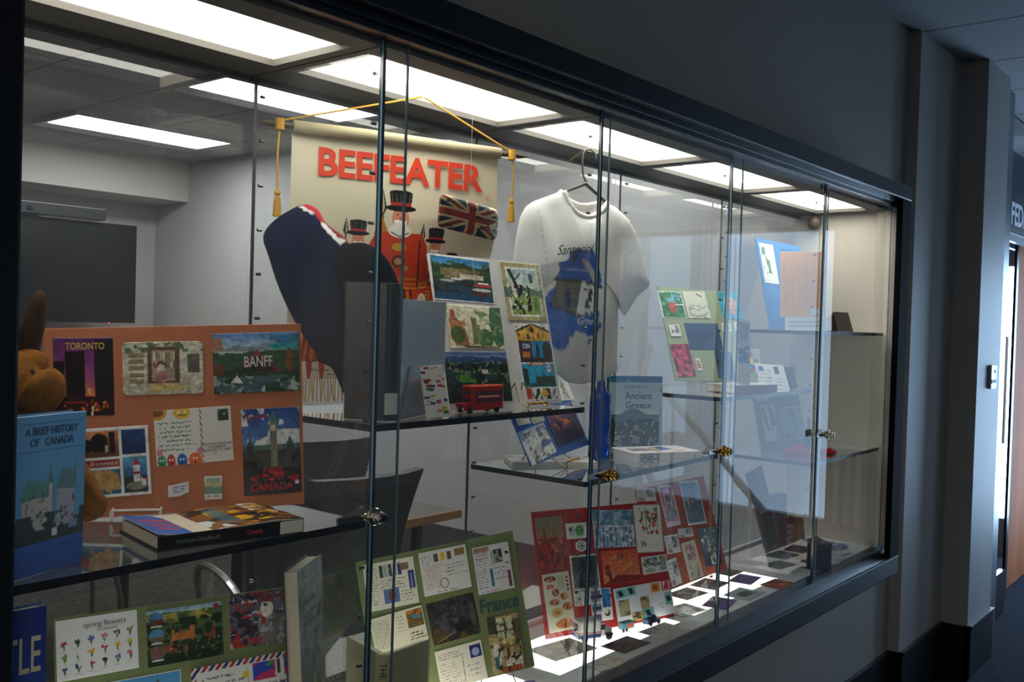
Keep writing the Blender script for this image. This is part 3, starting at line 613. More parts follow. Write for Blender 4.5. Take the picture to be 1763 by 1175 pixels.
        A.rect(.48, .12, .6, .68, '8a8270').poly([(.48, .16), (.54, .02), (.6, .16)], '4a8a7a').rect(.5, .2, .58, .27, 'd8d0b0').rect(.08, .42, .2, .7, '4c4840').poly([(.06, .44), (.14, .34), (.22, .44)], '4a6a60').rect(.76, .42, .88, .7, '504c44').poly([(.74, .44), (.82, .33), (.9, .44)], '4a6a60')
        A.rect(0, .7, 1, 1, '2a2e34').blot('1e2c1c', .5, 8, (0, .6, .25, .8)).blot('1e2c1c', .5, 8, (.8, .55, 1, .78)).dots(['b8242c', 'c83038', '8a1820'], 34, .025, (.12, .7, .92, .86)).dots(['14161c'], 20, .02, (.15, .84, .9, .89)).rect(.1, .06, .13, .17, 'b02028').line([(.15, .1), (.45, .09)], .01, 'c02a30').rect(.86, .85, .97, .9, 'f0f0f0').rect(.86, .85, .89, .9, 'd02028').rect(.94, .85, .97, .9, 'd02028')
    elif n == 'scrap': A.put(A.X >= 0, 'e8e8ec').scrib(.25, .15, .95, .75, 3, '4a6aa0', .02)
    elif n == 'stamp': A.put(A.X >= 0, 'eceae2').rect(.12, .08, .88, .74, '9ab8a8').hills(.3, .1, 'd8c890', 4, .5).hills(.45, .1, '7aa098', 5, .74).scrib(.15, .78, .85, .92, 1, '909090', .02)
    elif n == 'harbour':
        A.grad('2a7ab8', '6ab0d8', 0, .3).hills(.18, .08, '2c4424', 9, .62).blot('46603a', .55, 14, (0, .1, 1, .45)).rect(.2, .28, .75, .5, '9a8a60').blot('7c7050', .5, 16, (.15, .26, .8, .52)).rect(.45, .38, .85, .48, 'd8d0b8')
        A.grad('3a4a40', '1c4a78', .5, 1).blot('2a2e28', .52, 7, (0, .5, 1, .8)).line([(.7, .05), (.7, .55)], .006, 'd8c8b0').line([(.86, .15), (.86, .5)], .005, 'c8b8a0').ell(.4, .5, .1, .025, 'e0e4e8').ell(.25, .55, .12, .03, 'b8c4c8').ell(.82, .6, .16, .03, 'c84030').ell(.8, .7, .16, .035, 'd8d8d0').ell(.78, .8, .17, .04, '5a3020').ell(.84, .55, .1, .02, 'f0f0f0').border(.03, 'f2f0ea').speck(.06)
    elif n == 'stampcard':
        A.put(A.X >= 0, 'b8ab7c').rect(.1, .08, .92, .92, 'f0ece0').rect(.14, .11, .88, .89, 'b8d0d0').grad('a8c4cc', 'd0dcc8', .11, .45, .14, .88).hills(.45, .08, '5a7a68', 4, .6)
        A.put((A.X > .14) & (A.X < .88) & (A.Y > .55) & (A.Y < .89), '98a858').blot('d8d8c4', .5, 16, (.14, .4, .6, .8)).blot('2c3028', .52, 14, (.14, .38, .65, .89)).blot('5a8a30', .6, 10, (.3, .6, .88, .89)).poly([(.14, .12), (.22, .12), (.42, .48), (.34, .5)], '30281e').line([(.3, .3), (.45, .2)], .012, '3a3428').ell(.72, .24, .055, .07, '4a5658').rect(.68, .28, .77, .34, '4a5658')
    elif n == 'castle':
        A.put(A.X >= 0, 'ece4c4').grad('e8e4c8', 'e8dcb0', 0, 1).poly([(.02, .35), (.1, .18), (.16, .3), (.3, .55), (.36, .98), (.1, .98)], 'b4714c').rect(.06, .12, .14, .34, 'a85c40').blot('c88a60', .55, 12, (.04, .3, .3, .9)).rect(.42, .3, .52, .9, '8a7a58').rect(.43, .26, .45, .32, '6a5c40').rect(.49, .26, .51, .32, '6a5c40')
        A.ell(.16, .68, .13, .2, '5a7038').ell(.65, .75, .15, .22, '587848').ell(.9, .4, .14, .55, '4e7458').blot('7c9a60', .6, 10, (.5, .1, 1, .9)).rect(0, .93, 1, 1, 'e0dcc8').line([(.25, .95), (.9, .96)], .02, '6a5a40').speck(.06)
    elif n == 'hills':
        A.grad('3a5a8a', '8098b8', 0, .12).hills(.1, .04, '34507a', 6).hills(.2, .04, '2c4440', 8).blot('1a2818', .46, 12, (0, .25, 1, 1)).blot('6a7a60', .64, 18, (0, .2, 1, .7)).blot('4c8a30', .5, 5, (.2, .45, .45, .6)).rect(.56, .36, .66, .44, 'd0ccc0').dots(['c8c4b8', '8a9a80'], 24, .012, (.05, .14, .95, .4))
    elif n == 'london':
        A.put(A.X >= 0, 'e8e4dc').poly([(0, .1), (.5, 0), (1, .1), (1, .22), (0, .22)], 'd8a848').line([(0, .1), (.5, 0), (1, .1)], .012, '3a2c20').blot('5a3c28', .58, 14, (.02, .03, .98, .2))
        A.rect(.04, .22, .98, .5, '2a88b8').rect(.04, .22, .4, .5, '5a3830').rect(.1, .25, .36, .33, '2a4a8a').rect(.12, .36, .32, .45, 'd08030').ell(.85, .36, .14, .14, '2a2a24').rect(.04, .44, .98, .5, '382828').ell(.56, .36, .04, .1, '283840')
        A.rect(.04, .52, .98, .82, '2fa0c8').rect(.06, .58, .2, .78, '2c3830').rect(.4, .68, .96, .78, '3a4438').poly([(.62, .7), (.65, .6), (.68, .7)], '3a4438').rect(.04, .77, .98, .82, '1c5a60').rect(.3, .5, .72, .535, 'd8343a').ell(.82, .58, .06, .05, 'ffffff').rect(.81, .54, .83, .62, 'd02828').rect(.77, .57, .87, .59, 'd02828').rect(.04, .83, .98, .99, 'dcd8d0').rect(.08, .83, .22, .97, 'c83030').blot('28282c', .56, 14, (.25, .84, .95, .98)).ell(.6, .9, .1, .05, 'd8a830')
    elif n.startswith('letter'):
        k = int(n[-1]); A.put(A.X >= 0, ['f2eedc', 'efede8', 'eeeaee', 'f2ecd4', 'f0ead6'][min(k-1, 4)])
        if k == 1:
            for i, c in enumerate(('2a4a50', 'b8b4a8', '2c4a78', 'c8c4b8', '2a3a90')): A.rect(.30+.09*i, .08, .37+.09*i, .34, c).blot('d8b840', .66, 10, (.30+.09*i, .08, .37+.09*i, .34))
            A.rect(.72, .1, .88, .25, '8a6a5a').rect(.85, .28, .97, .66, '2440a0').scrib(.03, .1, .28, .9, 14, '3a3c48').scrib(.3, .38, .82, .62, 4).rect(.34, .6, .64, .9, '5a7ab8').ell(.5, .74, .08, .12, '8a4a38').scrib(.67, .66, .97, .92, 4, '2c2c30')
        elif k == 2:
            for i, c in enumerate(('5a5450', 'f0c020', '6a4a40')): A.rect(.30+.14*i, .08, .39+.14*i, .27, c)
            A.rect(.74, .06, .95, .22, '9a7a40').blot('c84a30', .58, 9, (.74, .06, .95, .22)).scrib(.03, .06, .28, .3, 5, '3c4470').scrib(.03, .3, .48, .86, 12, 'a04878').scrib(.52, .34, .97, .66, 4, '34384e').ell(.45, .78, .09, .12, '6a6c78').ell(.45, .78, .07, .1, 'efede8').scrib(.3, .92, .9, .99, 1, '40424e', .008)
        elif k == 3:
            for i in range(6): A.ell(.06+.07*i, .08, .035, .06, ['c05a70', '6a9a58', 'c88a40'][i % 3])
            A.rect(.05, .18, .38, .27, 'c84040').rect(.06, .19, .37, .26, 'eeeaee').scrib(.04, .12, .4, .9, 14, '2c3a68').rect(.55, .12, .78, .4, '2a2c2a').blot('a8b0a8', .55, 12, (.56, .13, .77, .39)).blot('1c1c1c', .6, 9, (.78, .05, .98, .45)).rect(.39, .5, .47, .88, '1a8aa8').rect(.86, .6, .94, .95, '7a3a50').scrib(.52, .48, .9, .76, 5, '2c3050').line([(.5, .12), (.47, .45)], .008, '5aa068').line([(.5, .12), (.53, .45)], .008, '5aa068').scrib(.1, .93, .8, .99, 1, '606070', .006)
        elif k == 4:
            for i in range(9): A.line([(.04+.035*i, .1), (.05+.035*i, .9)], .006, '6a6858')
            A.rect(.68, .06, .98, .55, '7a5a2a').blot('4a88a0', .5, 7, (.7, .2, .96, .5)).blot('c87a30', .56, 9, (.68, .06, .98, .5)).scrib(.48, .12, .64, .6, 5, '5a4a50').scrib(.68, .66, .99, .92, 3, '26262a', .012)
        else:
            A.rect(.72, .08, .96, .4, '1c2c80').ell(.84, .26, .08, .1, 'a8b8d8').scrib(.06, .1, .62, .28, 3, '2a2a30').scrib(.05, .34, .52, .92, 8, '4a4a60').line([(.55, .3), (.53, .9)], .008, '55554a').scrib(.6, .5, .95, .86, 3, '3a4680')
    elif n == 'carriage': A.put(A.X >= 0, '1c1c1a').blot('34343a', .5, 10).blot('56504e', .6, 14, (.1, .2, .6, .8)).rect(.48, .32, .7, .5, '3a2c38').rect(.5, .6, .9, .8, '101014').ell(.3, .65, .1, .25, '4c4a50').ell(.9, .5, .06, .3, '58504c').blot('5a4a24', .5, 8, (0, .78, 1, 1)).ell(.12, .75, .08, .15, '5a4420').line([(.1, .95), (.5, .8)], .008, 'a8905a').dots(['8a8a90', '6a6a70'], 26, .012, (.1, .05, .95, .4))
    elif n == 'kitchen': A.put(A.X >= 0, 'b8a070').rect(0, 0, .28, .3, '4a4a3a').rect(.3, .05, .78, .5, 'e0d8a8').rect(.34, .1, .74, .45, 'c8d0b0').line([(.54, .08), (.54, .48)], .02, '7a6040').line([(.3, .28), (.78, .28)], .015, '7a6040').rect(.78, .1, 1, .5, '6a5838').ell(.2, .45, .1, .07, 'd0b088').ell(.2, .68, .14, .2, 'e8e4dc').rect(.1, .7, .24, .92, '3a6a70').rect(.3, .52, .95, .58, '8a6a40').rect(.5, .58, .6, .85, '5a4028').ell(.7, .85, .26, .14, 'e8e0c8').rect(.3, .9, .9, 1, 'b85830').dots(['d06030', '7a9a50', 'e0c060'], 12, .035, (.35, .4, .85, .52)).blot('3a3020', .66, 12)
    elif n == 'flowers':
        A.put(A.X >= 0, 'f0f2f4'); r = random.Random(4); cols = ['c83a48', 'e8c020', '4a3a9a', '2c2c50', 'e8c828', '7ab048', '6a6ac0', '8a4aa0', 'f0f0f0', 'd86a88', '4858b0', 'e0b020', '505070', '3a3a8a', 'd84a70', '9aa040']
        for j in range(3):
            for i in range(6):
                x = .1+.16*i; y = .43+.205*j-(.018*i)
                for k in range(4): A.line([(x, y+.07), (x+r.uniform(-.03, .03), y-.03)], .008, '4a7a3a')
                A.dots([cols[(i*3+j*5) % 16]], 7, .018, (x-.03, y-.06, x+.03, y-.005)); A.scrib(x-.04, y+.09, x+.05, y+.12, 1, '909498', .004)
    elif n == 'town': A.grad('8ab8d8', 'c8dce0', 0, .1).hills(.08, .03, '4a6a3a', 5).put((A.Y > .1) & (A.Y < .25) & (A.field(6) > .5), 'b8a850').blot('1e3018', .45, 12, (0, .2, 1, 1)).blot('8a5030', .6, 16, (.2, .35, .9, .85)).rect(.32, .45, .62, .6, 'b07030').rect(.32, .38, .36, .6, 'c88038').rect(.56, .36, .62, .6, 'c07838').poly([(.3, .4), (.34, .28), (.38, .4)], '5a3820').dots(['d8c8b8', 'a86848'], 30, .01, (.3, .6, .95, .9)).blot('182814', .5, 9, (0, .82, 1, 1)).ell(.13, .17, .1, .12, '4a8ac0').ell(.13, .46, .1, .12, '5a90c0').ell(.13, .76, .1, .12, '7a5a50').rect(.05, .18, .22, .27, '6a4028').rect(.05, .48, .22, .56, '7a6048').rect(.06, .28, .2, .31, 'e8e4dc').rect(.06, .58, .2, .61, 'e8e4dc').rect(.06, .88, .2, .91, 'e8e4dc').ell(.92, .08, .04, .06, 'b03848')
    elif n == 'rooster': A.put(A.X >= 0, '35303c').blot('6a6474', .5, 14).blot('c8c0cc', .66, 16).blot('a83a30', .64, 9).poly([(.35, .98), (.5, .45), (.6, .4), (.85, .5), (.88, .95)], '7a7478').blot('a8a2a4', .56, 14, (.4, .5, .86, .95)).ell(.52, .33, .09, .17, 'ddd4cc').poly([(.38, .2), (.42, .02), (.48, .12), (.54, .0), (.6, .12), (.66, .04), (.62, .22)], '7a3a40').ell(.5, .26, .025, .03, '2a2428').ell(.47, .55, .035, .06, 'b02a30').rect(.25, .84, .45, .95, 'a84048').poly([(.42, .34), (.36, .42), (.45, .42)], 'c8a870')
    elif n == 'airmail':
        A.put(A.X >= 0, 'eceae6'); d = (A.X*A.asp+A.Y*.9)*11
        m = ((A.X*A.asp < .1) | ((1-A.X)*A.asp < .1) | (A.Y < .1) | (A.Y > .9)); A.put(m & (d % 3 < .9), 'b8303a').put(m & (d % 3 > 1.5) & (d % 3 < 2.4), '2a3a7a')
        A.scrib(.1, .18, .5, .9, 6, '34406a', .008).scrib(.58, .5, .93, .9, 3, '505468', .014).line([(.53, .2), (.53, .9)], .006, '404040').rect(.58, .12, .8, .46, 'c83a6a').blot('3a4ac0', .5, 7, (.58, .12, .8, .46)).blot('f0d020', .6, 8, (.6, .14, .8, .46)).blot('30a050', .68, 8, (.58, .12, .8, .46)).rect(.82, .12, .85, .4, '505050').rect(.89, .1, .92, .3, '4a3aa0').rect(.89, .3, .92, .45, 'c03a70').ell(.51, .3, .03, .06, 'e8d030')
    elif n == 'sky': A.grad('4a9ad8', '7ab8e0').poly([(.6, .35), (.68, .08), (.76, .35)], '5a6a70').rect(.62, .3, .74, .8, '8a8478').rect(0, .7, 1, 1, '3a4a38').border(.02, 'f0eee8')
    elif n == 'redscene': A.grad('8a8468', 'a87858', 0, .4).rect(0, .4, 1, 1, '8a3028').blot('c8302c', .5, 12, (0, .42, 1, 1)).blot('5a1c1c', .56, 14, (0, .5, 1, 1)).poly([(.2, .5), (.28, .2), (.4, .5)], '8a3830').blot('c86a48', .6, 10, (0, .3, 1, .7))
    elif n == 'foods':
        A.put(A.X >= 0, 'e8e0c8')
        for x, y, rx, ry, c in ((.28, .1, .22, .05, '6a4830'), (.25, .23, .13, .04, 'c04a38'), (.42, .34, .13, .07, '7a3a28'), (.72, .42, .14, .06, 'd8b050'), (.33, .5, .2, .06, 'c89870'), (.8, .6, .2, .07, 'c86a40'), (.38, .68, .2, .08, 'c8b058'), (.62, .88, .34, .08, 'd07a30')): A.ell(x, y, rx, ry, c); A.dots(['e8b070', '8a4a28', 'd86a48'], 6, .025, (x-rx*.6, y-ry*.6, x+rx*.6, y+ry*.6))
        for k in range(4): A.rect(.86, .08+.07*k, .93, .12+.07*k, '3a3028')
        for k in range(6): A.line([(.56+.04*k, .06), (.56+.04*k, .28)], .004, '908870')
    elif n == 'panda': A.put(A.X >= 0, 'eef0ea').ell(.28, .5, .16, .3, 'c8c8c4').ell(.22, .4, .07, .13, '50504e').ell(.65, .5, .2, .35, '4a9a50').blot('8ac080', .56, 12, (.5, .15, .85, .85)).rect(.8, .1, .95, .3, 'd8d8d4')
    elif n == 'hexagon': A.put(A.X >= 0, 'ecece8').ell(.5, .5, .34, .36, '8a8c88').ell(.5, .5, .26, .28, 'e0e0dc').blot('50524e', .55, 9, (.28, .28, .72, .72))
    elif n == 'darkphoto': A.put(A.X >= 0, 'dededa').rect(.06, .04, .94, .66, '26282a').blot('44484a', .52, 10, (.06, .04, .94, .66)).blot('8a9088', .64, 14, (.06, .4, .94, .72)).ell(.45, .42, .06, .06, '8a3828').blot('a0a49c', .6, 12, (.1, .62, .9, .72)).ell(.2, .86, .05, .02, '3a3a38')
    elif n == 'falls': A.put(A.X >= 0, 'a8c0d0').blot('5a88b0', .5, 5, (0, 0, 1, .4)).blot('7aa0a8', .55, 10, (0, 0, 1, .45)).rect(0, .42, 1, .47, 'c8d4d8'); [A.rect(x, .46, x+.035, 1, c) for x, c in zip([.05, .13, .22, .3, .4, .52, .6, .7, .78, .88], ['2a5a98', '5a8ac0', '28508a', '6a98c8', '2a5a98', '3a6aa8', '88aed0', '28508a', '4a7ab0', '2a5a98'])]; A.blot('d8e4ec', .58, 12, (0, .5, 1, 1)).border(.015, 'e0e6ea')
    elif n == 'stamp36':
        A.put(A.X >= 0, 'f0ece0').blot('6a8a50', .6, 14, (.1, .06, .9, .35)).dots(['c83038', 'b02830', 'd84848'], 34, .03, (.2, .15, .85, .62)); [A.line([(.3+.12*k, .12), (.28+.14*k, .6)], .008, '5a7a40') for k in range(5)]; A.scrib(.6, .82, .9, .88, 1, '888078', .004)
    elif n == 'ninety': A.grad('d05a38', 'e08850', 0, 1).blot('e89a60', .6, 4).poly([(0, 1), (.4, .75), (1, .8), (1, 1)], '8a2820').line([(.12, .5), (.2, .75), (.18, .98)], .05, '7a3020').line([(.1, .45), (.08, .65), (.18, .8)], .03, '7a3020').ell(.16, .48, .04, .05, '7a3020').scrib(.65, .45, .97, .75, 4, 'b84a38', .008)
    elif n == 'scroll': A.put(A.X >= 0, 'e4e4dc'); [A.rect(.08+.31*k, .08, .32+.31*k, .6, c) for k, c in enumerate(('b8c0a0', 'a0acc0', '98a888'))]; A.blot('4a5a48', .56, 12, (.06, .1, .95, .6)).ell(.3, .8, .2, .12, 'a8b0a4').ell(.8, .76, .15, .14, '98a29a')
    elif n == 'envelope':
        A.put(A.X >= 0, 'e2e6ee')
        for x0, y0, x1, y1, c in ((.03, .05, .2, .3, '7ac0b8'), (.21, .02, .38, .27, '7ac0b8'), (.06, .35, .24, .8, 'b8a880'), (.43, .35, .58, .68, 'b8a078'), (.64, .02, .8, .3, 'e0a030'), (.86, .35, .99, .72, '80b8b0'), (.26, .74, .44, 1, 'c8b060'), (.44, .68, .64, .98, '78b8b8')):
            A.rect(x0, y0, x1, y1, c); cx, cy = (x0+x1)/2, (y0+y1)/2
            if c[0] in '78' and c != '7': A.ell(cx, cy, .035, .09, '20284a').line([(cx-.05, cy-.06), (cx+.04, cy+.04)], .02, '20284a')
            elif c == 'e0a030': A.ell(cx, cy, .05, .09, 'c04030')
            else: A.blot('6a5a40', .55, 14, (x0, y0, x1, y1))
        A.rect(.83, .0, .99, .3, 'c83038').rect(.85, .04, .97, .27, 'f0e4e0').blot('c83038', .5, 12, (.86, .05, .96, .26)).scrib(.74, .62, .86, .78, 3, '404868', .006)
    elif n == 'lake': A.put(A.X >= 0, 'eceae6').rect(.05, .06, .5, .4, '7a6a98').hills(.2, .06, '503a58', 5, .3).put((A.X > .05) & (A.X < .5) & (A.Y > .3) & (A.Y < .4), '8a98b0').rect(.05, .45, .5, .72, '8aa0b8').put((A.X > .05) & (A.X < .5) & (A.Y > .55) & (A.Y < .66), '3a3c58').rect(.1, .78, .45, .98, '6a4a90').rect(.55, .03, .95, .6, '3a8ac8').blot('2a5aa0', .5, 9, (.55, .03, .95, .6)).ell(.75, .78, .13, .1, '3a3c34').ell(.72, .74, .08, .06, 'e8e4dc')
    elif n in ('carda', 'stamps', 'lowcard', 'pinkcard'): A.put(A.X >= 0, 'd8d4d0').rect(.5, .12, .92, .7, '4a4a48').blot('a8a4a0', .5, 10, (.5, .12, .92, .7)).scrib(.06, .1, .46, .9, 5, '5a5a60', .015).rect(.1, .75, .4, .95, 'a86a78')
    elif n == 'arch': A.put(A.X >= 0, 'e0c8d0').rect(.1, .06, .9, .88, 'b0587a').ell(.5, .25, .3, .16, 'e0a8c0').rect(.2, .25, .8, .8, '5a8a78').ell(.5, .35, .2, .1, '6a3a58').blot('d898b8', .55, 10, (.1, .05, .9, .88)).ell(.5, .58, .12, .1, '8a4a60')
    elif n == 'bluescene': A.put(A.X >= 0, 'd0d8dc').grad('3a78c0', '88b0d8', .05, .45, .06, .94).grad('4a5a60', '34424a', .45, .95, .06, .94).ell(.5, .4, .25, .1, '8a8898').ell(.3, .5, .06, .08, 'e0a030').blot('2a343c', .52, 8, (.06, .4, .94, .95))
    elif n == 'tallflower': A.put(A.X >= 0, 'd8d0b8').rect(.06, .04, .94, .96, 'c4bc9c').blot('6a7a58', .55, 9, (.2, .15, .85, .95)).dots(['c03048', '8a2840', 'd86a80'], 18, .05, (.3, .12, .8, .6))
    elif n == 'blackfloral': A.put(A.X >= 0, '1a2228').blot('2c3c38', .56, 9).dots(['d8c8a0', 'c8a040', 'e0d8c8'], 15, .035, (.1, .08, .9, .6)).dots(['d8a030'], 3, .06, (.4, .55, .7, .75)).rect(.38, .74, .68, .96, 'dcdcd8').ell(.53, .85, .1, .08, '50544e')
    elif n == 'tower': A.put(A.X >= 0, 'e8e6e0').grad('a8c8e0', 'e0e4e0', .02, .5, .03, .97).rect(.35, .1, .6, .9, 'b8b0a0').blot('7a7468', .55, 14, (.3, .1, .65, .95))
    elif n.startswith('note'): A.put(A.X >= 0, 'eeeae2').scrib(.05, .1, .95, .9, 3, '8a7a50', .03).ell(.2, .5, .06, .3, 'c8a050')
    elif n == 'purple': A.grad('7a4a98', '5a3a60', 0, .4).grad('5a3a60', '1e1a2c', .4, 1).blot('c86a40', .58, 9, (.1, .2, .95, .6)).blot('2c2440', .52, 10, (0, .35, 1, 1)).poly([(.4, .3), (.6, .4), (.75, .52), (.5, .48)], 'e8783a').dots(['d8a060', 'a86a90'], 24, .015, (.05, .3, .95, .75))
    elif n == 'santorini': A.grad('4a98d8', '90c0e0', 0, .3).blot('e8e4dc', .46, 7, (.15, .05, 1, 1)).blot('6a6a68', .58, 14, (.15, .1, 1, 1)).blot('c8b8a0', .6, 10, (.2, .3, 1, 1)).ell(.7, .16, .1, .08, '3a6ab0').ell(.75, .62, .16, .14, '2c60a8').rect(.6, .7, .9, .85, 'f0eee8').dots(['f8f6f0', '8a8478'], 40, .02, (.15, .1, .95, .95))
    elif n == 'bird': A.put(A.X >= 0, 'd0dccc').rect(.05, .04, .95, .96, '4a8a4a').blot('7ac0d0', .52, 6, (.05, .04, .95, .6)).blot('2c6a38', .52, 8, (.05, .2, .95, .96)).ell(.5, .6, .15, .2, 'b84a38').ell(.55, .48, .1, .08, 'c85a40').line([(.62, .5), (.95, .48)], .02, 'e8e8e0')
    elif n == 'sketch': A.put(A.X >= 0, 'dcdccc').line([(.2, .6), (.5, .7), (.9, .55)], .015, '8a8a78').line([(.1, .8), (.5, .95), (.9, .8)], .015, '6a6a58').line([(.6, .1), (.8, .2)], .02, '2a2a26').blot('a8ac98', .6, 9, (.1, .5, 1, 1))
    elif n == 'africa': A.put(A.X >= 0, '38a0b8').poly([(.3, .25), (.6, .18), (.8, .35), (.75, .5), (.62, .85), (.5, .9), (.45, .55), (.2, .5)], 'd8a880').blot('c06a50', .58, 9, (.3, .3, .7, .8))
    elif n == 'scrapb': A.put(A.X >= 0, 'e8e6e0').rect(.55, .1, .9, .75, '4a4c50').blot('a8a8a8', .5, 12, (.55, .1, .9, .75)).line([(.2, .4), (.45, .7)], .04, '2a2a2c').line([(.15, .7), (.4, .5)], .04, '2a2a2c')
    elif n.startswith('navy'): A.put(A.X >= 0, '2c4468').blot('34507a', .55, 4)
    elif n == 'redcard': A.put(A.X >= 0, 'c02c48').blot('6a2440', .54, 7).blot('e05a68', .62, 9)
    elif n == 'buttons': A.put(A.X >= 0, '2c4a98').dots(['d8a040', '48a8c8', 'c84a38', '6a4aa8', 'e0c060', '3a78c0', 'b83a58'], 42, .09)
    elif n.startswith('tiny'): A.put(A.X >= 0, 'e8e2d4').rect(.2, .2, .8, .8, ['a05a48', '4a6a90', '5a7a58'][int(n[-1]) % 3]).blot('e0c890', .58, 8, (.2, .2, .8, .8))
    if n in ('toronto', 'banff', 'brunswick', 'parliament', 'harbour', 'stampcard', 'castle', 'hills', 'carriage', 'kitchen', 'town', 'rooster', 'redscene', 'darkphoto', 'falls', 'ninety', 'bluescene', 'blackfloral', 'purple', 'santorini', 'bird', 'africa', 'redcard', 'bookshop', 'london'):
        A.a = np.clip(A.a*(1+.45*(A.field(26, 2)-.5))[..., None]*(1+.30*(A.field(9, 2)-.5))[..., None], 0, 1)
    return A
LAB = dict(toronto='purple sunset skyline card', bookshop='watercolour card of a girl at a shop window', banff='mountain collage card with a dark roofed sign', brunswick='white bordered card of four sea views',
  monsters='letter card edged with little monsters', parliament='card of a clock tower above red coated guards', scrap='torn envelope corner', stamp='single pale stamp', harbour='white bordered harbour photo card',
  stampcard='olive bordered stamp card of a stone wall', castle='pale watercolour of a castle street', hills='landscape card of dark wooded hills', london='folded strip of colourful city views', letter1='cream letter card with five stamps',
  letter2='letter card with pink handwriting', letter3='letter card with a teal strip', letter4='letter card with a painted stamp', carriage='dark photo of a horse carriage', letter6='cream letter card with a navy stamp', kitchen='painting of an old kitchen',
  flowers='white card of small flower drawings', town='aerial card of a red roofed town', rooster='card of a pale rooster', airmail='airmail envelope with striped edge', sky='card with a bright blue sky', redscene='tall card of red trees',
  foods='cream card of painted dishes', panda='small white stamp card with green leaves', hexagon='six sided white stamp', darkphoto='white card with a dark photo', falls='card of blue waterfalls', stamp36='big perforated stamp with red berries', ninety='orange card with a dancer',
  scroll='white block of three stamps', envelope='envelope with blue bird stamps', lake='white card of small lake stamps')
def put_card(board, key, spec, lift, m='print_gloss'):
    cx, cy, w, h, a = spec; A = F_(key, w, h)
    cor = .008 if key in ('bookshop',) else 0
    if key == 'stamp36':      # perforated edge
        bend = None
    o = link('postcard' if key not in ('scrap', 'stamp', 'hexagon', 'stamp36', 'panda', 'scrapb') and not key.startswith('tiny') else ('paper_scrap' if 'scrap' in key else 'stamp'), sheet(w, h, A, .0005, corner=cor), m, board, T(cx, cy, lift, a))
    o['label'] = LAB.get(key, key.rstrip('0123456789')+' card')
    if key in ('scrap', 'hexagon'):
        bm = bmesh.new(); bm.from_mesh(o.data)
        for v in bm.verts:
            x, y = v.co.x/(w/2), v.co.y/(h/2)
            if key == 'hexagon': y2 = y*(1-.5*max(0, abs(x)-0.0)); v.co.y = y2*h/2
            else: v.co.y = (y*(.55+.45*(x+1)/2) if y > 0 else y*(1-.55*max(0, x)) )*h/2
        bm.to_mesh(o.data); bm.free()
    return o
def board(key, ps, label, col, group='poster boards of postcards', edge=None):
    w, h = ps[5], ps[6]; m = mat('board_'+key, col, .75, 0, .2, noise=.06, nscale=25)
    q = MB(); q.box((-w/2, 0, -.005), (w/2, h, 0), 0)
    o = q.build('poster_board', m, None, pose(ps[0], ps[1], ps[2], ps[3], ps[4], ps[7]))
    tag(o, label, 'poster board', group)
    objs = {}
    for i, (k, s) in enumerate(CARDS.get(key, {}).items()):
        if k == 'word': continue
        objs[k] = put_card(o, k, s, .0003+.0009*(i % 4))
    return o, objs
mat('ink_gold', 'd8b060', .4); mat('ink_teal', '1c5a60', .6); mat('ink_red', 'b02a30', .5); mat('ink_navy', '20305a', .6); mat('ink_grey', '5a6064', .6); mat('ink_blueblack', '1c2840', .6)
Z_ = .0011
BO, c = board('orange', (.8909, 1.4445, 1.2132, -.609, -.063, .4028, .3142, .0479), 'orange poster board of postcards standing on the left shelf', 'c47a56')
text('TORONTO', .0155, 'ink_gold', c['toronto'], T(.003, .050, Z_), bold=.0003, sx=.75, ext=.0001)
text('BANFF', .026, 'ink_white', c['banff'], T(.003, .001, Z_), sx=.62, ext=.0001, bold=.0003)
text('New Brunswick', .0105, 'ink_white', c['brunswick'], T(-.018, -.001, Z_), shear=.4, ext=.0001)
text('CANADA', .017, 'ink_red', c['parliament'], T(-.002, -.062, Z_), bold=.0006, ext=.0001)
text('MARYANN ZELIZNAK\n32 GREEN ST\nVAUCLUSE, SC 29801', .0052, 'ink_black', c['monsters'], T(.035, -.021, Z_), ext=.0001)
BU, c = board('uk', (1.6032, 1.3253, 1.3660, -.054, .2379, .3537, .3327, .0105), 'white poster board of British postcards behind the toy bus', 'd9d7d6')
text('LONDON', .0085, 'ink_white', c['london'], T(.0, -.0035, Z_), bold=.0003, ext=.0001); text('CIN', .014, 'ink_white', c['london'], T(-.03, .037, Z_), ext=.0001, bold=.0004)
BF, c = board('france', (1.525, 1.3819, .76, -.5546, .1772, .3585, .3012, .1469), 'green poster board of handwritten cards with the word France', '7d8a5b')
text('France', .042, 'ink_teal', BF, T(.1206, .150, .0012, -.02), bold=.0008, sx=.82)
text('CAMEROON', .006, 'ink_white', c['letter1'], T(.0458, -.001, Z_, R(90)), ext=.0001)
BG, c = board('germany', (.913, 1.4279, .7512, -.2491, .2414, .4232, .3012, -.0085), 'green poster board with flower, town and rooster cards, bottom left', '7d8a5b')
text('spring flowers', .0125, 'ink_grey', c['flowers'], T(.012, .034, Z_), ext=.0001, sx=.95); text('IN GERMANY', .0055, 'ink_grey', c['flowers'], T(.016, .0245, Z_), ext=.0001)
BR_, c = board('red', (2.1594, 1.4009, .738, -.2847, .2783, .4454, .3226, -.0164), 'bright red poster board of stamps standing on the lit floor', 'b02a2e')
text('36', .022, 'ink_black', c['stamp36'], T(-.025, -.043, Z_), ext=.0001); text('90', .020, 'ink_black', c['ninety'], T(-.005, .022, Z_), shear=.4, ext=.0001)
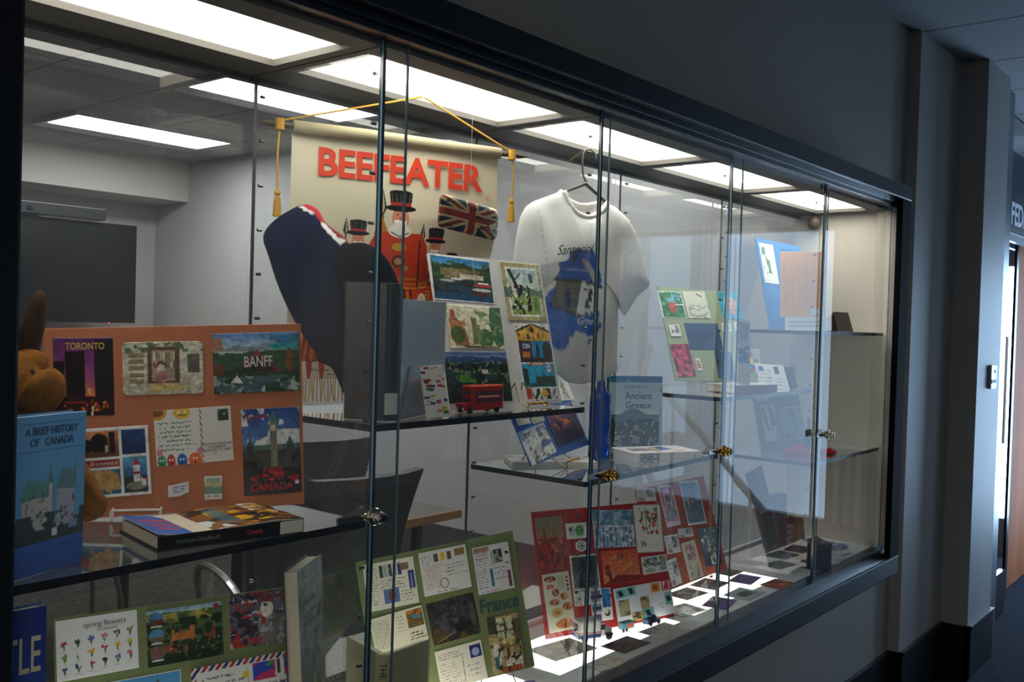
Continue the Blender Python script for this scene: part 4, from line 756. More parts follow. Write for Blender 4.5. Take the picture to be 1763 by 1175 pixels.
# perforation teeth of the large stamp
sp = CARDS['red']['stamp36']; q = MB()
for sx_, sy_, n_ in ((1, 0, 17), (-1, 0, 17), (0, 1, 13), (0, -1, 13)):
    for k in range(n_):
        t = (k+.5)/n_-.5; x = sx_*sp[2]/2 if sx_ else t*sp[2]; y = sy_*sp[3]/2 if sy_ else t*sp[3]
        q.box((x-.0022, y-.0022, -.0003), (x+.0022, y+.0022, .0002))
q.build('perforation', 'paper', c['stamp36'])
BRB, c = board('redB', (2.7191, 1.459, .7476, .0017, .3298, .4291, .3151, -.0026), 'rusty red poster board of cards behind the bright red one', 'a5492f')
BB, c = board('blueG', (1.8875, 1.3866, 1.2307, .2764, .4599, .4014, .2778, .0148), 'blue poster board of island cards leaning on a brass easel', '2c64b0')
BH, c = board('greenH', (2.6651, 1.3828, 1.3859, -.4454, .4211, .3004, .3119, -.031), 'sage green poster board with an Africa map card on the high shelf', '9aa886')
BP, c = board('bluePanel', (3.38, 1.45, 1.5495, -.0835, .2287, .33, .3356, -.02), 'blue poster board behind the peach flyer on the end shelf', '4a88c8')
o = link('postcard', sheet(.10, .15, Art(.1, .15, 'e8ece4', seed=5).border(.04, 'f4f4f0').blot('5a8a6a', .52, 4, (.1, .1, .9, .75)), .0005), 'print_matte', BP, T(-.10, .245, .0004)); o['label'] = 'green map card'
o = link('postcard', sheet(.13, .05, Art(.13, .05, '2a6aa0', seed=6).blot('3a80b8', .5, 5), .0005), 'print_matte', BP, T(.06, .29, .0004))
# peach flyer in front of it
def sheet_thing(name, ps, w, h, A, label, cat, m='print_matte', group=None, t=.0008, bend=None):
    o = link(name, sheet(w, h, A, t, bend), m, None, pose(*ps)@Matrix.Translation((0, h/2, 0)) if len(ps) > 4 else ps); tag(o, label, cat, group); return o
A = Art(.19, .236, 'e8b890', seed=2); [A.scrib(.06+.16*i, .12, .17+.16*i, .84, 16, 'b08468', .004, .5) for i in range(6)]; A.rect(.66, .88, .92, .97, 'd0dce8')
sheet_thing('flyer', (3.3451, 1.4, 1.5995, -.55, .02, .04), .1919, .2356, A, 'peach printed schedule sheet standing before the blue board', 'flyer')
A = Art(.2, .05, 'e2e6ea'); A.scrib(.1, .2, .9, .8, 2, '9aa4ac', .02)
sheet_thing('caption_card', (3.35, 1.38, 1.5495, -.55, .02, .04), .20, .05, A, 'white caption strip below the peach sheet', 'card')
# board seen end on over the floor
q = MB(); q.box((-.1245, 0, -.006), (.1245, .3255, 0)); bj = q.build('framed_board', mat('slate', '3c424a', .35), None, pose(3.2122, 1.4066, .738, .2347, .2863, 0)); tag(bj, 'dark slate picture board leaning near the right end floor', 'picture board')
A = Art(.2, .27, '4a5058', seed=9).blot('6a7078', .55, 4).rect(.1, .1, .9, .45, '5a626c').rect(.1, .5, .9, .9, '3a4048'); link('print', sheet(.2, .27, A, .0005), 'print_matte', bj, T(0, .163, .0003))
# mixed board on the lower end shelf
q = MB(); q.box((-.16, 0, -.005), (.16, .30, 0)); bk = q.build('poster_board', mat('board_grey', '8a94a0', .7), None, pose(3.30, 1.43, S_5L+.001, -.1, .22, 0)); tag(bk, 'grey blue poster board on the lower end shelf, behind white cards', 'poster board', 'poster boards of postcards')
for i, (x, y, w, h, c1) in enumerate(((-.09, .22, .11, .08, 'd8dce0'), (.06, .23, .12, .09, '7a88a0'), (-.08, .1, .09, .13, 'c8d0da'), (.07, .09, .13, .12, '98a8b8'))):
    A = Art(w, h, c1, seed=20+i).blot('6a7890', .56, 6).border(.03, 'e0e4e8'); link('postcard', sheet(w, h, A, .0005), 'print_matte', bk, T(x, y, .0004+.0004*i))
# ================================================================ BANNER
mat('cord_gold', 'c8952a', .6, 0, .3, bump=.6, bscale=900); mat('rod_wood', '4a3a28', .45); mat('banner_hem', 'b5a888', .85, 0, .1)
BW_, BH_ = .468, .556
B0 = .058; BH2 = BH_-B0
A = Art(BW_, BH2, 'd6cbb0', res=.0012, seed=3)
def U(x, y): return x/BW_, 1-(y-B0)/BH2
def pl(pts, c): A.poly([U(*p) for p in pts], c)
def el(x, y, rx, ry, c): A.ell(*U(x, y), rx/BW_, ry/BH2, c)
def ln(pts, w, c='1c1612'): A.line([U(*p) for p in pts], w/BH2, c)
def guard(cx, top, s, full=True):
    """tall hatted guard in a red and gold coat; top = hat top height, s = scale"""
    X = lambda x: cx+x*s; Y = lambda y: top-y*s
    # coat
    if full:
        pl([(X(-.052), Y(.085)), (X(.052), Y(.085)), (X(.066), Y(.20)), (X(.052), Y(.235)), (X(.070), Y(.33)), (X(-.070), Y(.33)), (X(-.052), Y(.235)), (X(-.066), Y(.20))], 'c8401c')
        for x in (-.045, -.025, 0, .025, .045): ln([(X(x*.8), Y(.2)), (X(x*1.3), Y(.33))], .0016*s+.0004, '2a1408')
        for x in (-.035, -.012, .012, .035): ln([(X(x*.8), Y(.21)), (X(x*1.35), Y(.325))], .0024*s, 'c88a20')
        for y in (.18, .19, .2): ln([(X(-.058), Y(y)), (X(.058), Y(y))], .002*s, 'c88a20')
        el(X(0), Y(.115), .017*s, .009*s, 'c89a28'); el(X(0), Y(.145), .016*s, .013*s, '6a2a18'); el(X(-.018), Y(.158), .008*s, .006*s, 'a8883a'); el(X(.018), Y(.158), .008*s, .006*s, 'a8883a'); el(X(0), Y(.145), .009*s, .007*s, 'b89a60')
        for sg in (-1, 1):
            pl([(X(sg*.050), Y(.085)), (X(sg*.066), Y(.11)), (X(sg*.080), Y(.19)), (X(sg*.072), Y(.215)), (X(sg*.054), Y(.205)), (X(sg*.046), Y(.14))], 'b83818')
            ln([(X(sg*.052), Y(.19)), (X(sg*.078), Y(.185))], .0022*s, 'c88a20'); ln([(X(sg*.053), Y(.198)), (X(sg*.077), Y(.194))], .0022*s, 'c88a20'); ln([(X(sg*.047), Y(.1)), (X(sg*.053), Y(.2))], .0014*s)
            el(X(sg*.066), Y(.226), .011*s, .018*s, 'e8dcc0'); ln([(X(sg*.066), Y(.215)), (X(sg*.064), Y(.238))], .0008)
        for sg in (-1, 1):
            pl([(X(sg*.012), Y(.33)), (X(sg*.038), Y(.33)), (X(sg*.032), Y(.40)), (X(sg*.020), Y(.40))], 'b03020'); el(X(sg*.028), Y(.405), .018*s, .007*s, '1a1414')
    # ruff, face, beard, hat
    el(X(0), Y(.082), .026*s, .014*s, 'e8e4d8'); ln([(X(-.02), Y(.085)), (X(.0), Y(.094)), (X(.02), Y(.085))], .0008*s+.0003)
    el(X(0), Y(.055), .019*s, .024*s, 'd88a6a'); el(X(0), Y(.071), .015*s, .012*s, 'eee8dc'); el(X(-.007), Y(.062), .008*s, .003*s, 'ffffff'); el(X(.007), Y(.062), .008*s, .003*s, 'ffffff')
    el(X(-.007), Y(.048), .0025*s, .0016*s, '2a1a14'); el(X(.007), Y(.048), .0025*s, .0016*s, '2a1a14'); el(X(0), Y(.056), .003*s, .005*s, 'c87050')
    el(X(0), Y(.035), .034*s, .007*s, '141210'); pl([(X(-.022), Y(.034)), (X(.022), Y(.034)), (X(.026), Y(.002)), (X(-.026), Y(.002))], '141210'); el(X(0), Y(.003), .026*s, .006*s, '141210')
    pl([(X(-.023), Y(.03)), (X(.023), Y(.03)), (X(.0235), Y(.023)), (X(-.0235), Y(.023))], 'a82a24')
    for k in range(5): ln([(X(-.018+.009*k), Y(.022)), (X(-.021+.0105*k), Y(.004))], .0005*s+.0002, '6a645c')
def spear(x, top, s):
    ln([(x, top-.05*s), (x, top-.34*s)], .003*s, '7a5a30'); pl([(x, top), (x+.008*s, top-.035*s), (x, top-.05*s), (x-.008*s, top-.035*s)], '1c1a18'); pl([(x, top-.006*s), (x+.004*s, top-.034*s), (x, top-.044*s)], 'b8ae94')
spear(.118, .388, .8); guard(.144, .382, .72); spear(.288, .388, .8); guard(.320, .378, .74)
guard(.055, .30, .5) if False else None
guard(.366, .329, .55)
# a second, smaller rank lower left
guard(.060, .265, .52)
for k in range(46):
    x = .02+.43*A.r.rand(); y = .06+.075*A.r.rand(); ln([(x, y), (x+.016, y+.001)], .0009, '4a3c2c')
spear(.195, .452, 1.15); pl([(.178, .36), (.192, .40), (.21, .36), (.20, .31), (.18, .32)], 'b8742a')
guard(.235, .449, 1.0)
bn = empty('hanging_banner', pose(1.397, 1.47, 0, -.345), 'cream wall banner with red lettering and red coated guards', 'banner')
O_ = Matrix.Translation((0, 1.365, 0))
def cbend(X, Y):
    return .004*np.sin(X*11+.6)+.0025*np.sin(Y*14+X*6)-.062*np.clip((.09-Y)/.14, 0, 1)**1.2*np.clip(X/BW_*2+.15, 0, 1)
cloth = link('cloth', sheet(BW_, BH2, A, .0008, cbend, 'c8bd9f'), 'cloth_print', bn, Matrix.Translation((0, 1.366+B0+BH2/2, 0)), True)
q = MB(); q.tube([(-BW_/2, BH2/2, .006), (-BW_/6, BH2/2+.001, .008), (BW_/4, BH2/2, .005), (BW_/2, BH2/2, .006)], .0125, 12); q.build('rod_sleeve', 'banner_hem', cloth, None, True)
tx = text('BEEFEATER', .0775, mat('banner_red', 'd8452c', .8, 0, .1), cloth, T(.003, .184, .0055), bold=.0022, sx=1.0, sp=.97)
for k, v in enumerate(tx.data.vertices): v.co.z += .004*math.sin((v.co.x)*11+.6)
text('R', .006, 'banner_red', cloth, T(.208, .148, .0052)); q = MB()
for k in range(20):
    a0, a1 = 2*math.pi*k/20, 2*math.pi*(k+1)/20
    q.prism([(.0055*math.cos(a0), .0055*math.sin(a0)), (.0055*math.cos(a1), .0055*math.sin(a1)), (.0048*math.cos(a1), .0048*math.sin(a1)), (.0048*math.cos(a0), .0048*math.sin(a0))], 0, .0003)
q.build('ring_mark', 'banner_red', cloth, T(.208, .148, .0052))
q = MB(); yt = 1.366+BH_
q.tube([(-.30, yt, .006), (-.285, yt, .006), (-.262, yt, .006)], [.001, .006, .007], 8); q.tube([(-.262, yt, .006), (.262, yt, .006)], .0062, 8); q.tube([(.262, yt, .006), (.285, yt, .006), (.308, yt, .006)], [.007, .006, .001], 8)
q.build('rod', 'rod_wood', bn)
pk = Vector((.042, 2.018, .012))
for s in (-1, 1):
    q = MB(); q.tube([(s*.262, yt+.006, .008), pk], .0021, 6); q.build('hanging_cord', 'cord_gold', bn)
    q = MB(); q.tube([(s*.262, yt+.010, .012), (s*.262, yt-.012, .012)], .009, 8); q.build('cord_wrap', 'cord_gold', bn)
    L_ = .128 if s < 0 else .098
    q = MB(); q.tube(arc([(s*.262, yt, .012), (s*.266, yt-L_*.5, .014), (s*.264, yt-L_, .013)], 4), .0022, 6); tcord = q.build('tassel_cord', 'cord_gold', bn)
    q = MB(); q.lathe([(.003, 0), (.006, -.004), (.0065, -.008), (.004, -.012), (.0065, -.018), (.0085, -.045), (.009, -.052)][::-1], 12); q.build('tassel', 'cord_gold', tcord, Matrix.Translation((s*.264, yt-L_, .013)) @ Matrix.Rotation(R(-90), 4, 'X'))
q = MB(); q.tube([(pk.x, pk.y-.003, pk.z), (pk.x, pk.y+.012, pk.z)], .003, 8); q.build('ceiling_hook', 'white_wire', bn)
q = MB(); nb = 84
for k in range(nb):
    x = -BW_/2+BW_*(k+.5)/nb; z = float(cbend(np.array(x), np.array(-BH2/2)))
    q.tube([(x, 1.366+B0+.002, z+.001), (x+.002*math.sin(k*1.7), 1.366+B0-.022, z+.002), (x+.003*math.sin(k*2.3), 1.366+B0-.046, z+.003)], .0013, 4)
q.box((-BW_/2, 1.366+B0-.006, -.001), (BW_/2, 1.366+B0+.004, .0012)) if False else None
fr = q.build('fringe', 'cord_gold', bn); fr['kind'] = 'stuff'
A2 = A
# ================================================================ BOOKS
def book(name, mw, w, h, t, cover, label, art=None, group=None, cat='book', spine_text=None, sticker=False, pm='print_gloss', spine_mat=None):
    """closed book; local X right, Y up, Z toward its front cover; spine on the left"""
    b = empty(name, mw, label, cat, group)
    boxo('page_block', (.003, .003, .0025), (w-.004, h-.003, t-.0025), 'pages', b)
    boxo('back_cover', (0, 0, 0), (w, h, .0022), cover, b)
    boxo('spine', (-.0015, 0, 0), (.0012, h, t), spine_mat or cover, b, bevel=.0006)
    if art is not None: fc = link('front_cover', sheet(w, h, art, .0022), pm, b, Matrix.Translation((w/2, h/2, t-.0022)))
    else: fc = boxo('front_cover', (0, 0, t-.0022), (w, h, t), cover, b)
    if sticker: boxo('call_label', (-.0022, .008, .002), (-.0015, .045, t-.002), 'paper', b)
    if spine_text:
        s, sz, m = spine_text; text(s, sz, m, b, frame((-.0020, h*.5, t*.5), (0, -1, 0), (0, 0, 1)), ext=.0001)
    return b, fc
def flatbook(name, mw, w, d, t, cover, label, art, spine=None, group=None, sticker=False, bend=None, cat='book'):
    """closed book lying flat; X along its spine (spine on the viewer's side, -Y), Z up"""
    b = empty(name, mw, label, cat, group)
    boxo('page_block', (.003, .003, .002), (w-.003, d-.004, t-.002), 'pages', b)
    boxo('back_cover', (0, 0, 0), (w, d, .002), cover, b)
    boxo('spine', (0, -.0015, 0), (w, .0015, t), cover, b, bevel=.0006)
    fc = link('front_cover', sheet(w, d, art, .0018, bend), 'print_gloss', b, Matrix.Translation((w/2, d/2, t-.0018)), bend is not None)
    if sticker: boxo('call_label', (w-.042, -.0025, .001), (w-.002, -.0014, t-.001), 'paper', b)
    if spine:
        for s, sz, m, x, sx in spine: text(s, sz, m, b, frame((x, -.0022, t*.5), (1, 0, 0), (0, 0, 1)), ext=.0004, sx=sx, bold=.0003)
    return b, fc
# history book held by the moose
A = Art(.127, .207, '3a86b8', seed=11); A.grad('3c8cc4', '5aa0cc', 0, .7).rect(0, .68, 1, .83, '2a3a34').grad('2a5cae', '2450a0', .8, 1)
A.rect(.08, .05, .95, .055, '1c3a60').rect(.08, .225, .95, .23, '1c3a60').rect(.08, .05, .085, .23, '1c3a60').rect(.945, .05, .95, .23, '1c3a60')
A.rect(.14, .5, .5, .72, 'b8b4a4').poly([(.1, .52), (.2, .4), (.46, .42), (.55, .52)], '4a8a80').rect(.6, .46, .85, .72, 'a8a4b0').poly([(.58, .48), (.66, .36), (.8, .36), (.88, .5)], '4a7a78').poly([(.46, .5), (.51, .3), (.56, .5)], '40746c').poly([(.82, .46), (.85, .31), (.88, .46)], '40746c').rect(.49, .44, .54, .7, 'c4bca8')
A.dots(['5a5a60', '8a8a8c'], 40, .012, (.15, .5, .88, .7)).blot('1e3020', .45, 9, (0, .62, 1, .8)).rect(.55, .73, .62, .78, 'd8dce0').rect(.78, .7, .9, .75, '8090b0').speck(.05)
mat('cover_blue', '2f6ea8', .35); mat('cover_spine', '8aa8a4', .4)
hb, fc = book('history_book', pose(.5825, 1.2645, 1.204, .3977, -.005, -.009)@Matrix.Translation((-.0636, 0, -.022)), .127, .207, .024, 'cover_blue', 'blue history of Canada book propped before the moose', A, sticker=True, spine_mat='cover_spine')
text('A BRIEF HISTORY\nOF   CANADA', .0145, 'ink_navy', fc, T(.002, .0755, .0026), ext=.0001, sx=.82, bold=.0002)
# guide lying on the left shelf
A = Art(.235, .155, '2a2420', seed=12); A.poly([(0, 0), (.26, 0), (.48, 1), (0, 1)], '2c68c0').poly([(.2, 0), (.3, 0), (.55, 1), (.42, 1)], 'e0e4e8').blot('8a5a30', .5, 8, (.35, 0, 1, 1)).blot('e8b020', .55, 12, (.5, 0, .95, 1)).rect(.52, .1, .62, .8, '4a8aa8', .6).blot('f0f0f0', .6, 16, (.8, .0, 1, .6)).scrib(.06, .2, .3, .8, 3, 'c04a70', .03)
mat('cover_black', '101114', .3)
flatbook('guide_book', flat(.740, 1.262, S_CAN+.0008, -.16), .235, .155, .021, 'cover_black', 'thick paperback lying flat on the left shelf with yellow leaves', A,
         [('Northern Handbook', .008, 'ink_grey', .06, 1), ('Canada', .009, 'ink_red', .15, 1)], sticker=True, bend=lambda X, Y: .006*np.clip((-X-.02)/.1, 0, 1)**2+.003*np.sin(X*25))
# open books standing in plastic jackets
def vbook(name, z, sp, le, ri, h0, label, cover, jacket='acrylic', pagesm='pages', t=.012, sticker=True, group=None, spine_text=None, h1=None):
    h = h0
    b = empty(name, Matrix.Translation((sp[0], sp[1], z)), label, 'book', group); sp = Vector((*sp, 0))
    for tgt, nm in ((le, 'left'), (ri, 'right')):
        v = Vector((*tgt, 0))-sp; L = v.length; a = math.atan2(v.y, v.x); mw = Matrix.Rotation(a, 4, 'Z')
        h = h1 if (h1 and nm == 'right') else h0
        y0, y1 = (-.003, 0) if nm == 'right' else (0, .003)
        c = boxo('cover', (.012, y0, 0), (L, y1, h), cover, b, mw)
        yy = (0, t) if nm == 'right' else (-t, 0)
        boxo('page_block', (.014, yy[0], .003), (L-.004, yy[1], h-.003), pagesm, b, mw)
        jy = (y0-.0012, y0-.0008) if nm == 'right' else (y1+.0008, y1+.0012)
        boxo('plastic_jacket', (.006, jy[0], -.0005), (L+.003, jy[1], h+.002), jacket, b, mw)
    h = h0
    d = ((Vector((*le, 0))-sp).normalized()+(Vector((*ri, 0))-sp).normalized()).normalized(); a = math.atan2(d.y, d.x)-math.pi/2
    mw = Matrix.Rotation(a, 4, 'Z'); s = boxo('spine', (-.014, .003, 0), (.014, .007, h), cover, b, mw, bevel=.001)
    if sticker: boxo('call_label', (-.013, .0022, .012), (.013, .003, .05), 'paper', b, mw)
    if spine_text: text(spine_text, .016, 'ink_black', b, mw@frame((0, .002, h*.72), (0, 0, -1), (1, 0, 0)), ext=.0001)
    return b
mat('cover_slate', '34373b', .5); mat('cover_cream', 'c8ba88', .5)
vbook('jacketed_book', S_UK+.001, (1.175, 1.242), (1.142, 1.330), (1.400, 1.335), .245, 'grey book in a clear jacket standing open beside the toy bus', 'cover_slate', h1=.218)
_q = [at(*p, Z=.955) for p in ((662, 1130), (600, 1096), (737, 1101))]
vbook('jacketed_book', FL+.001, (_q[0].x, max(1.232, _q[0].y)), (max(1.118, _q[1].x), _q[1].y), (_q[2].x, _q[2].y), .219, 'cream book in a clear jacket standing open at the bottom centre', 'cover_cream', spine_text='THE WORLD')
# tall faded jacket book and the blue paperback in the lower left bay, each on a riser
mat('riser_grey', '6a6a6c', .5)
def riser(x0, y0, x1, y1, z, lab): return tag(boxo('display_riser', (x0, y0, FL+.0005), (x1, y1, z), 'riser_grey', bevel=.002), lab, 'riser', 'risers on the case floor')
riser(.90, 1.225, 1.09, 1.34, .858, 'grey riser under the tall faded book'); riser(.475, 1.228, .62, 1.33, .90, 'grey riser under the blue paperback at bottom left')
A = Art(.13, .30, '98a2a4', seed=31); A.blot('a8b2b2', .55, 7).blot('6f7a7c', .6, 10).scrib(.2, .05, .8, .3, 3, 'c8ccb8', .012).blot('e8dca0', .68, 9, (.4, .5, .9, .95)).speck(.08)
p = at(573, 945, Y=1.245); pl_ = at(490, 984, Y=1.32)
tb2 = empty('tall_book', frame((1.020, 1.262, .860), (.082, .052, 0), (-.035, .06, 1)) @ Matrix.Diagonal((.92, .92, .92, 1)), 'tall book in a scuffed clear sleeve, its cover faded grey', 'book')
link('front_cover', sheet(.125, .30, A, .002), 'print_gloss', tb2, Matrix.Translation((0.01, .15, .012))); boxo('page_block', (-.05, .002, -.012), (.07, .297, .0118), 'pages', tb2); boxo('back_cover', (-.0525, 0, -.0142), (.0725, .30, -.0122), 'cover_slate', tb2)
boxo('clear_sleeve', (-.056, 0, .0148), (.076, .302, .0152), 'acrylic', tb2); text('PROVENCE\n THE\nCOOKBOOK', .019, mat('ink_fade', 'b8bcae', .6), tb2, frame((.012, .205, .0160), (.97, -.0, 0.0), (0, 1, 0)), ext=.0001, sx=.8)
A = Art(.13, .2, '2a3f9a', seed=33); A.grad('2a3a90', '2a6ac8', 0, .8).blot('2a8ac0', .6, 5, (0, .1, .6, .5)).ell(.35, .98, .6, .22, '8a2a70')
b, fc = book('beetle_book', frame((.468, 1.248, .902), (.105, -.004, 0), (0, .012, 1)), .10, .268, .02, 'cover_blue', 'blue paperback with tall white capitals, bottom left corner', A)
fc.scale = (1, 1, 1)
bb = b
fc.data = sheet(.10, .268, A, .0022); fc.data.materials.append(MATS['print_gloss'])
text('BEETLE', .066, mat('ink_cream', 'e8e0c4', .5), fc, T(-.002, .072, .0026), ext=.0001, sx=.44, bold=.0004); text('Clive Prew', .011, 'ink_cream', fc, T(.018, .030, .0026), ext=.0001)

# Greece shelf
p0 = at(1050, 798, Z=S_GR+.001); p1 = at(1186, 794, Z=S_GR+.006)
A = Art(.21, .12, 'e8e4da', seed=14); A.scrib(.1, .3, .4, .7, 2, '5a2a50', .05).blot('c8905a', .55, 7, (.3, .1, .8, .9)).poly([(.55, .2), (.7, .1), (.72, .6), (.5, .7)], '2c4a98').rect(.8, .1, .95, .4, 'd0d4d8')
mat('cover_white', 'e2ded4', .4); mat('cover_deep', '20303c', .4)
flatbook('guide_book', flat(2.112, 1.320, S_GR+.0012, R(-26)), .205, .12, .021, 'cover_white', 'white guide book lying flat with GREECE on its spine', A, [('GREECE', .0205, 'ink_black', .042, .85), ('|', .01, 'ink_blueblack', .185, 1)], )
A = Art(.172, .206, '90a8b8', seed=15); A.rect(0, 0, 1, .09, '1c5a88').blot('3a90a8', .55, 8, (0, 0, 1, .09)).grad('98aebc', 'a8bac4', .09, .42).rect(.03, .43, .94, .96, '5a6a60').grad('a8c0c8', 'c0c8b8', .43, .52, .03, .94).put((A.X > .1) & (A.X < .94) & (A.Y > .44) & (A.Y < .62) & (A.Y > .6-.16*np.exp(-((A.X-.45)/.3)**2)), '4a6a70').put((A.X > .03) & (A.X < .94) & (A.Y > .62) & (A.Y < .96), '2c3a2c').blot('8a8a78', .58, 16, (.03, .62, .94, .96)).blot('1c2a1e', .55, 10, (.03, .58, .94, .8)).dots(['c8c0a8', '6a6a5c'], 34, .012, (.08, .72, .9, .94))
b, fc = book('ancient_book', pose(2.278, 1.425, 1.2035, -.56, .0437, 0)@Matrix.Translation((-.082, 0, -.014)), .164, .206, .014, 'cover_deep', 'upright book titled Ancient Greece with a temple photo', A)
text('Ancient', .0265, 'ink_navy', fc, T(.008, .047, .0026), ext=.0001, bold=.0002); text('Greece', .0265, 'ink_navy', fc, T(.008, .021, .0026), ext=.0001, bold=.0002); text('A VISUAL HISTORY', .0085, 'ink_navy', fc, T(.0, .073, .0026), ext=.0001)
A = Art(.20, .145, 'dcd4c4', seed=16); A.blot('c8a090', .5, 6).blot('5a8aa0', .66, 7).ell(.3, .5, .18, .2, 'a86a60').blot('8a4a48', .6, 10, (.2, .3, .6, .8)).rect(.05, .05, .95, .12, 'e8e2d4').border(.02, 'd8d0bc')
flatbook('picture_book', frame((1.80, 1.475, S_GR+.0012), (.175, -.145, 0), (.145, .175, 0)), .215, .12, .010, 'cover_white', 'pale thin picture book lying before the blue board', A)
q = MB(); bt = empty('glass_bottle', Matrix.Translation((2.085, 1.415, S_GR+.0012)), 'cobalt blue glass bottle standing left of the upright book', 'bottle')
m = mat('cobalt', '1238a8', .06, 0, .8); m.node_tree.nodes['Principled BSDF'].inputs['Transmission Weight'].default_value = .55; m.node_tree.nodes['Principled BSDF'].inputs['Base Color'].default_value = (.02, .10, .55, 1)
q.lathe([(.026, 0), (.0295, .004), (.0295, .150), (.027, .166), (.017, .180), (.012, .188), (.0118, .214)], 28); q.build('bottle_body', m, bt, None, True)
q = MB(); q.lathe([(.0138, .213), (.0142, .216), (.0142, .228), (.012, .231)], 24); q.build('screw_cap', mat('cap_blue', '1a3a90', .3), bt)
for i, (px, py) in enumerate(((1098, 803), (1112, 806), (1124, 803), (1196, 782), (1206, 785), (1215, 780), (1090, 806))):
    p = at(px, py, Z=S_GR+.002+(.006 if px > 1150 else 0)); y = min(max(p.y, 1.235), 1.40); p = Vector((min(p.x*y/p.y, 2.36), y, 0)); q = MB(); q.lathe([(.0085, 0), (.009, .0004), (.009, .0014), (.0085, .0018)], 18, (p.x, p.y, S_GR+.0012+(.006 if px > 1150 else .001)))
    tag(q.build('coin', mat('coin_metal', '8a7a5a', .3, .9)), 'small foreign coin on the shelf near the guide book', 'coin', 'coins on the shirt bay shelf')
def wire_easel(o, w, dpt, hgt, m, label, r=.0016, coil=False):
    e = empty('display_easel', o, label, 'easel', 'wire easels holding boards')
    q = MB(); q.tube(arc([(-w/2, .0, hgt*.2), (-w/2, -dpt, .002), (-w/2, -dpt, hgt*.16), (-w/2+.006, -dpt, hgt*.19), (w/2-.006, -dpt, hgt*.19), (w/2, -dpt, hgt*.16), (w/2, -dpt, .002), (w/2, 0, hgt*.2)], 4), r, 7); q.build('front_rest', m, e)
    for s in (-1, 1):
        q = MB(); q.tube([(s*w/2, .003, hgt*.2), (s*w*.2, hgt*.55+.008, hgt)], r, 6); q.build('upright', m, e)
        q = MB(); q.tube([(s*w*.2, hgt*.55+.008, hgt), (s*w*.45, hgt*.9+.012, .002)], r, 6); q.build('leg', m, e)
    if coil:
        q = MB(); pts = [(-w/2+(w)*k/140, -dpt+.0022*math.cos(k*1.1), hgt*.19+.0022*math.sin(k*1.1)) for k in range(141)]; q.tube(pts, .0007, 4); q.build('coil', m, e)
    return e
wire_easel(Matrix.Translation((.835, 1.488, S_CAN+.001)) @ Matrix.Rotation(-.609, 4, 'Z'), .075, .03, .10, 'white_wire', 'white wire easel under the orange board', .002)
wire_easel(Matrix.Translation((1.63, 1.29, S_UK+.001)) @ Matrix.Rotation(-.05, 4, 'Z'), .06, .022, .05, 'brass', 'brass coil easel right of the toy bus', .0014, True)
wire_easel(Matrix.Translation((1.90, 1.40, S_GR+.001)) @ Matrix.Rotation(.27, 4, 'Z'), .085, .03, .09, 'brass', 'brass wire easel under the blue board', .0014, True)
wire_easel(Matrix.Translation((1.60, 1.33, FL+.001)) @ Matrix.Rotation(-.55, 4, 'Z'), .08, .03, .10, 'brass', 'brass coil easel under the France board', .0014, True)

# ================================================================ TOYS AND SOUVENIRS
def wheels(o, pts, r, t, m='black_plastic', axis='y'):
    for x, y, z in pts:
        q = MB(); q.lathe([(r*.45, -t/2-.0004), (r*.9, -t/2), (r, -t/3), (r, t/3), (r*.9, t/2), (r*.45, t/2+.0004)], 16); w = q.build('wheel', m, o, Matrix.Translation((x, y, z)) @ Matrix.Rotation(R(90), 4, 'X' if axis == 'y' else 'Y'))
bus = empty('toy_bus', Matrix.Translation((1.432, 1.262, S_UK+.0012)) @ Matrix.Rotation(R(-6), 4, 'Z') @ Matrix.Scale(1.12, 4), 'red double decker toy bus on the banner bay shelf', 'toy bus')
mat('bus_red', 'b8262a', .25, 0, .6); mat('bus_roof', 'c8402c', .25); mat('toy_glass', '3a4450', .1, 0, .8); mat('bus_cream', 'd8c8a8', .4)
q = MB(); q.box((-.030, -.013, .006), (.047, .013, .045), 0, .0025); q.build('body', 'bus_red', bus)
q = MB(); q.box((-.0315, -.0135, .0435), (.048, .0135, .0495), 0, .003); q.build('roof', 'bus_roof', bus)
q = MB(); q.box((-.046, -.0105, .006), (-.030, .0125, .019), 0, .002); q.build('bonnet', 'bus_red', bus)
for z0, z1, n_ in ((.019, .0265, 5), (.0325, .040, 6)):
    for k in range(n_):
        x0 = -.022+.0115*k if n_ == 6 else -.018+.0125*k; boxo('window', (x0, -.0137, z0), (x0+.0085, -.0129, z1), 'toy_glass', bus)
for z0, z1 in ((.020, .028), (.033, .040)): boxo('window', (-.0308, -.010, z0), (-.0298, -.001, z1), 'toy_glass', bus); boxo('window', (-.0308, .001, z0), (-.0298, .010, z1), 'toy_glass', bus)
boxo('side_sign', (-.015, -.0137, .0285), (.035, -.0130, .0312), 'bus_cream', bus); boxo('radiator', (-.0468, -.005, .007), (-.0458, .005, .016), 'steel', bus)
for y in (-.008, .008): q = MB(); q.lathe([(.002, 0), (.002, .0015)], 10); q.build('headlamp', 'bus_cream', bus, Matrix.Translation((-.0455, y, .009)) @ Matrix.Rotation(R(-90), 4, 'Y'))
wheels(bus, [(-.034, -.0125, .0062), (.030, -.0125, .0062), (-.034, .0125, .0062), (.030, .0125, .0062)], .0062, .004)
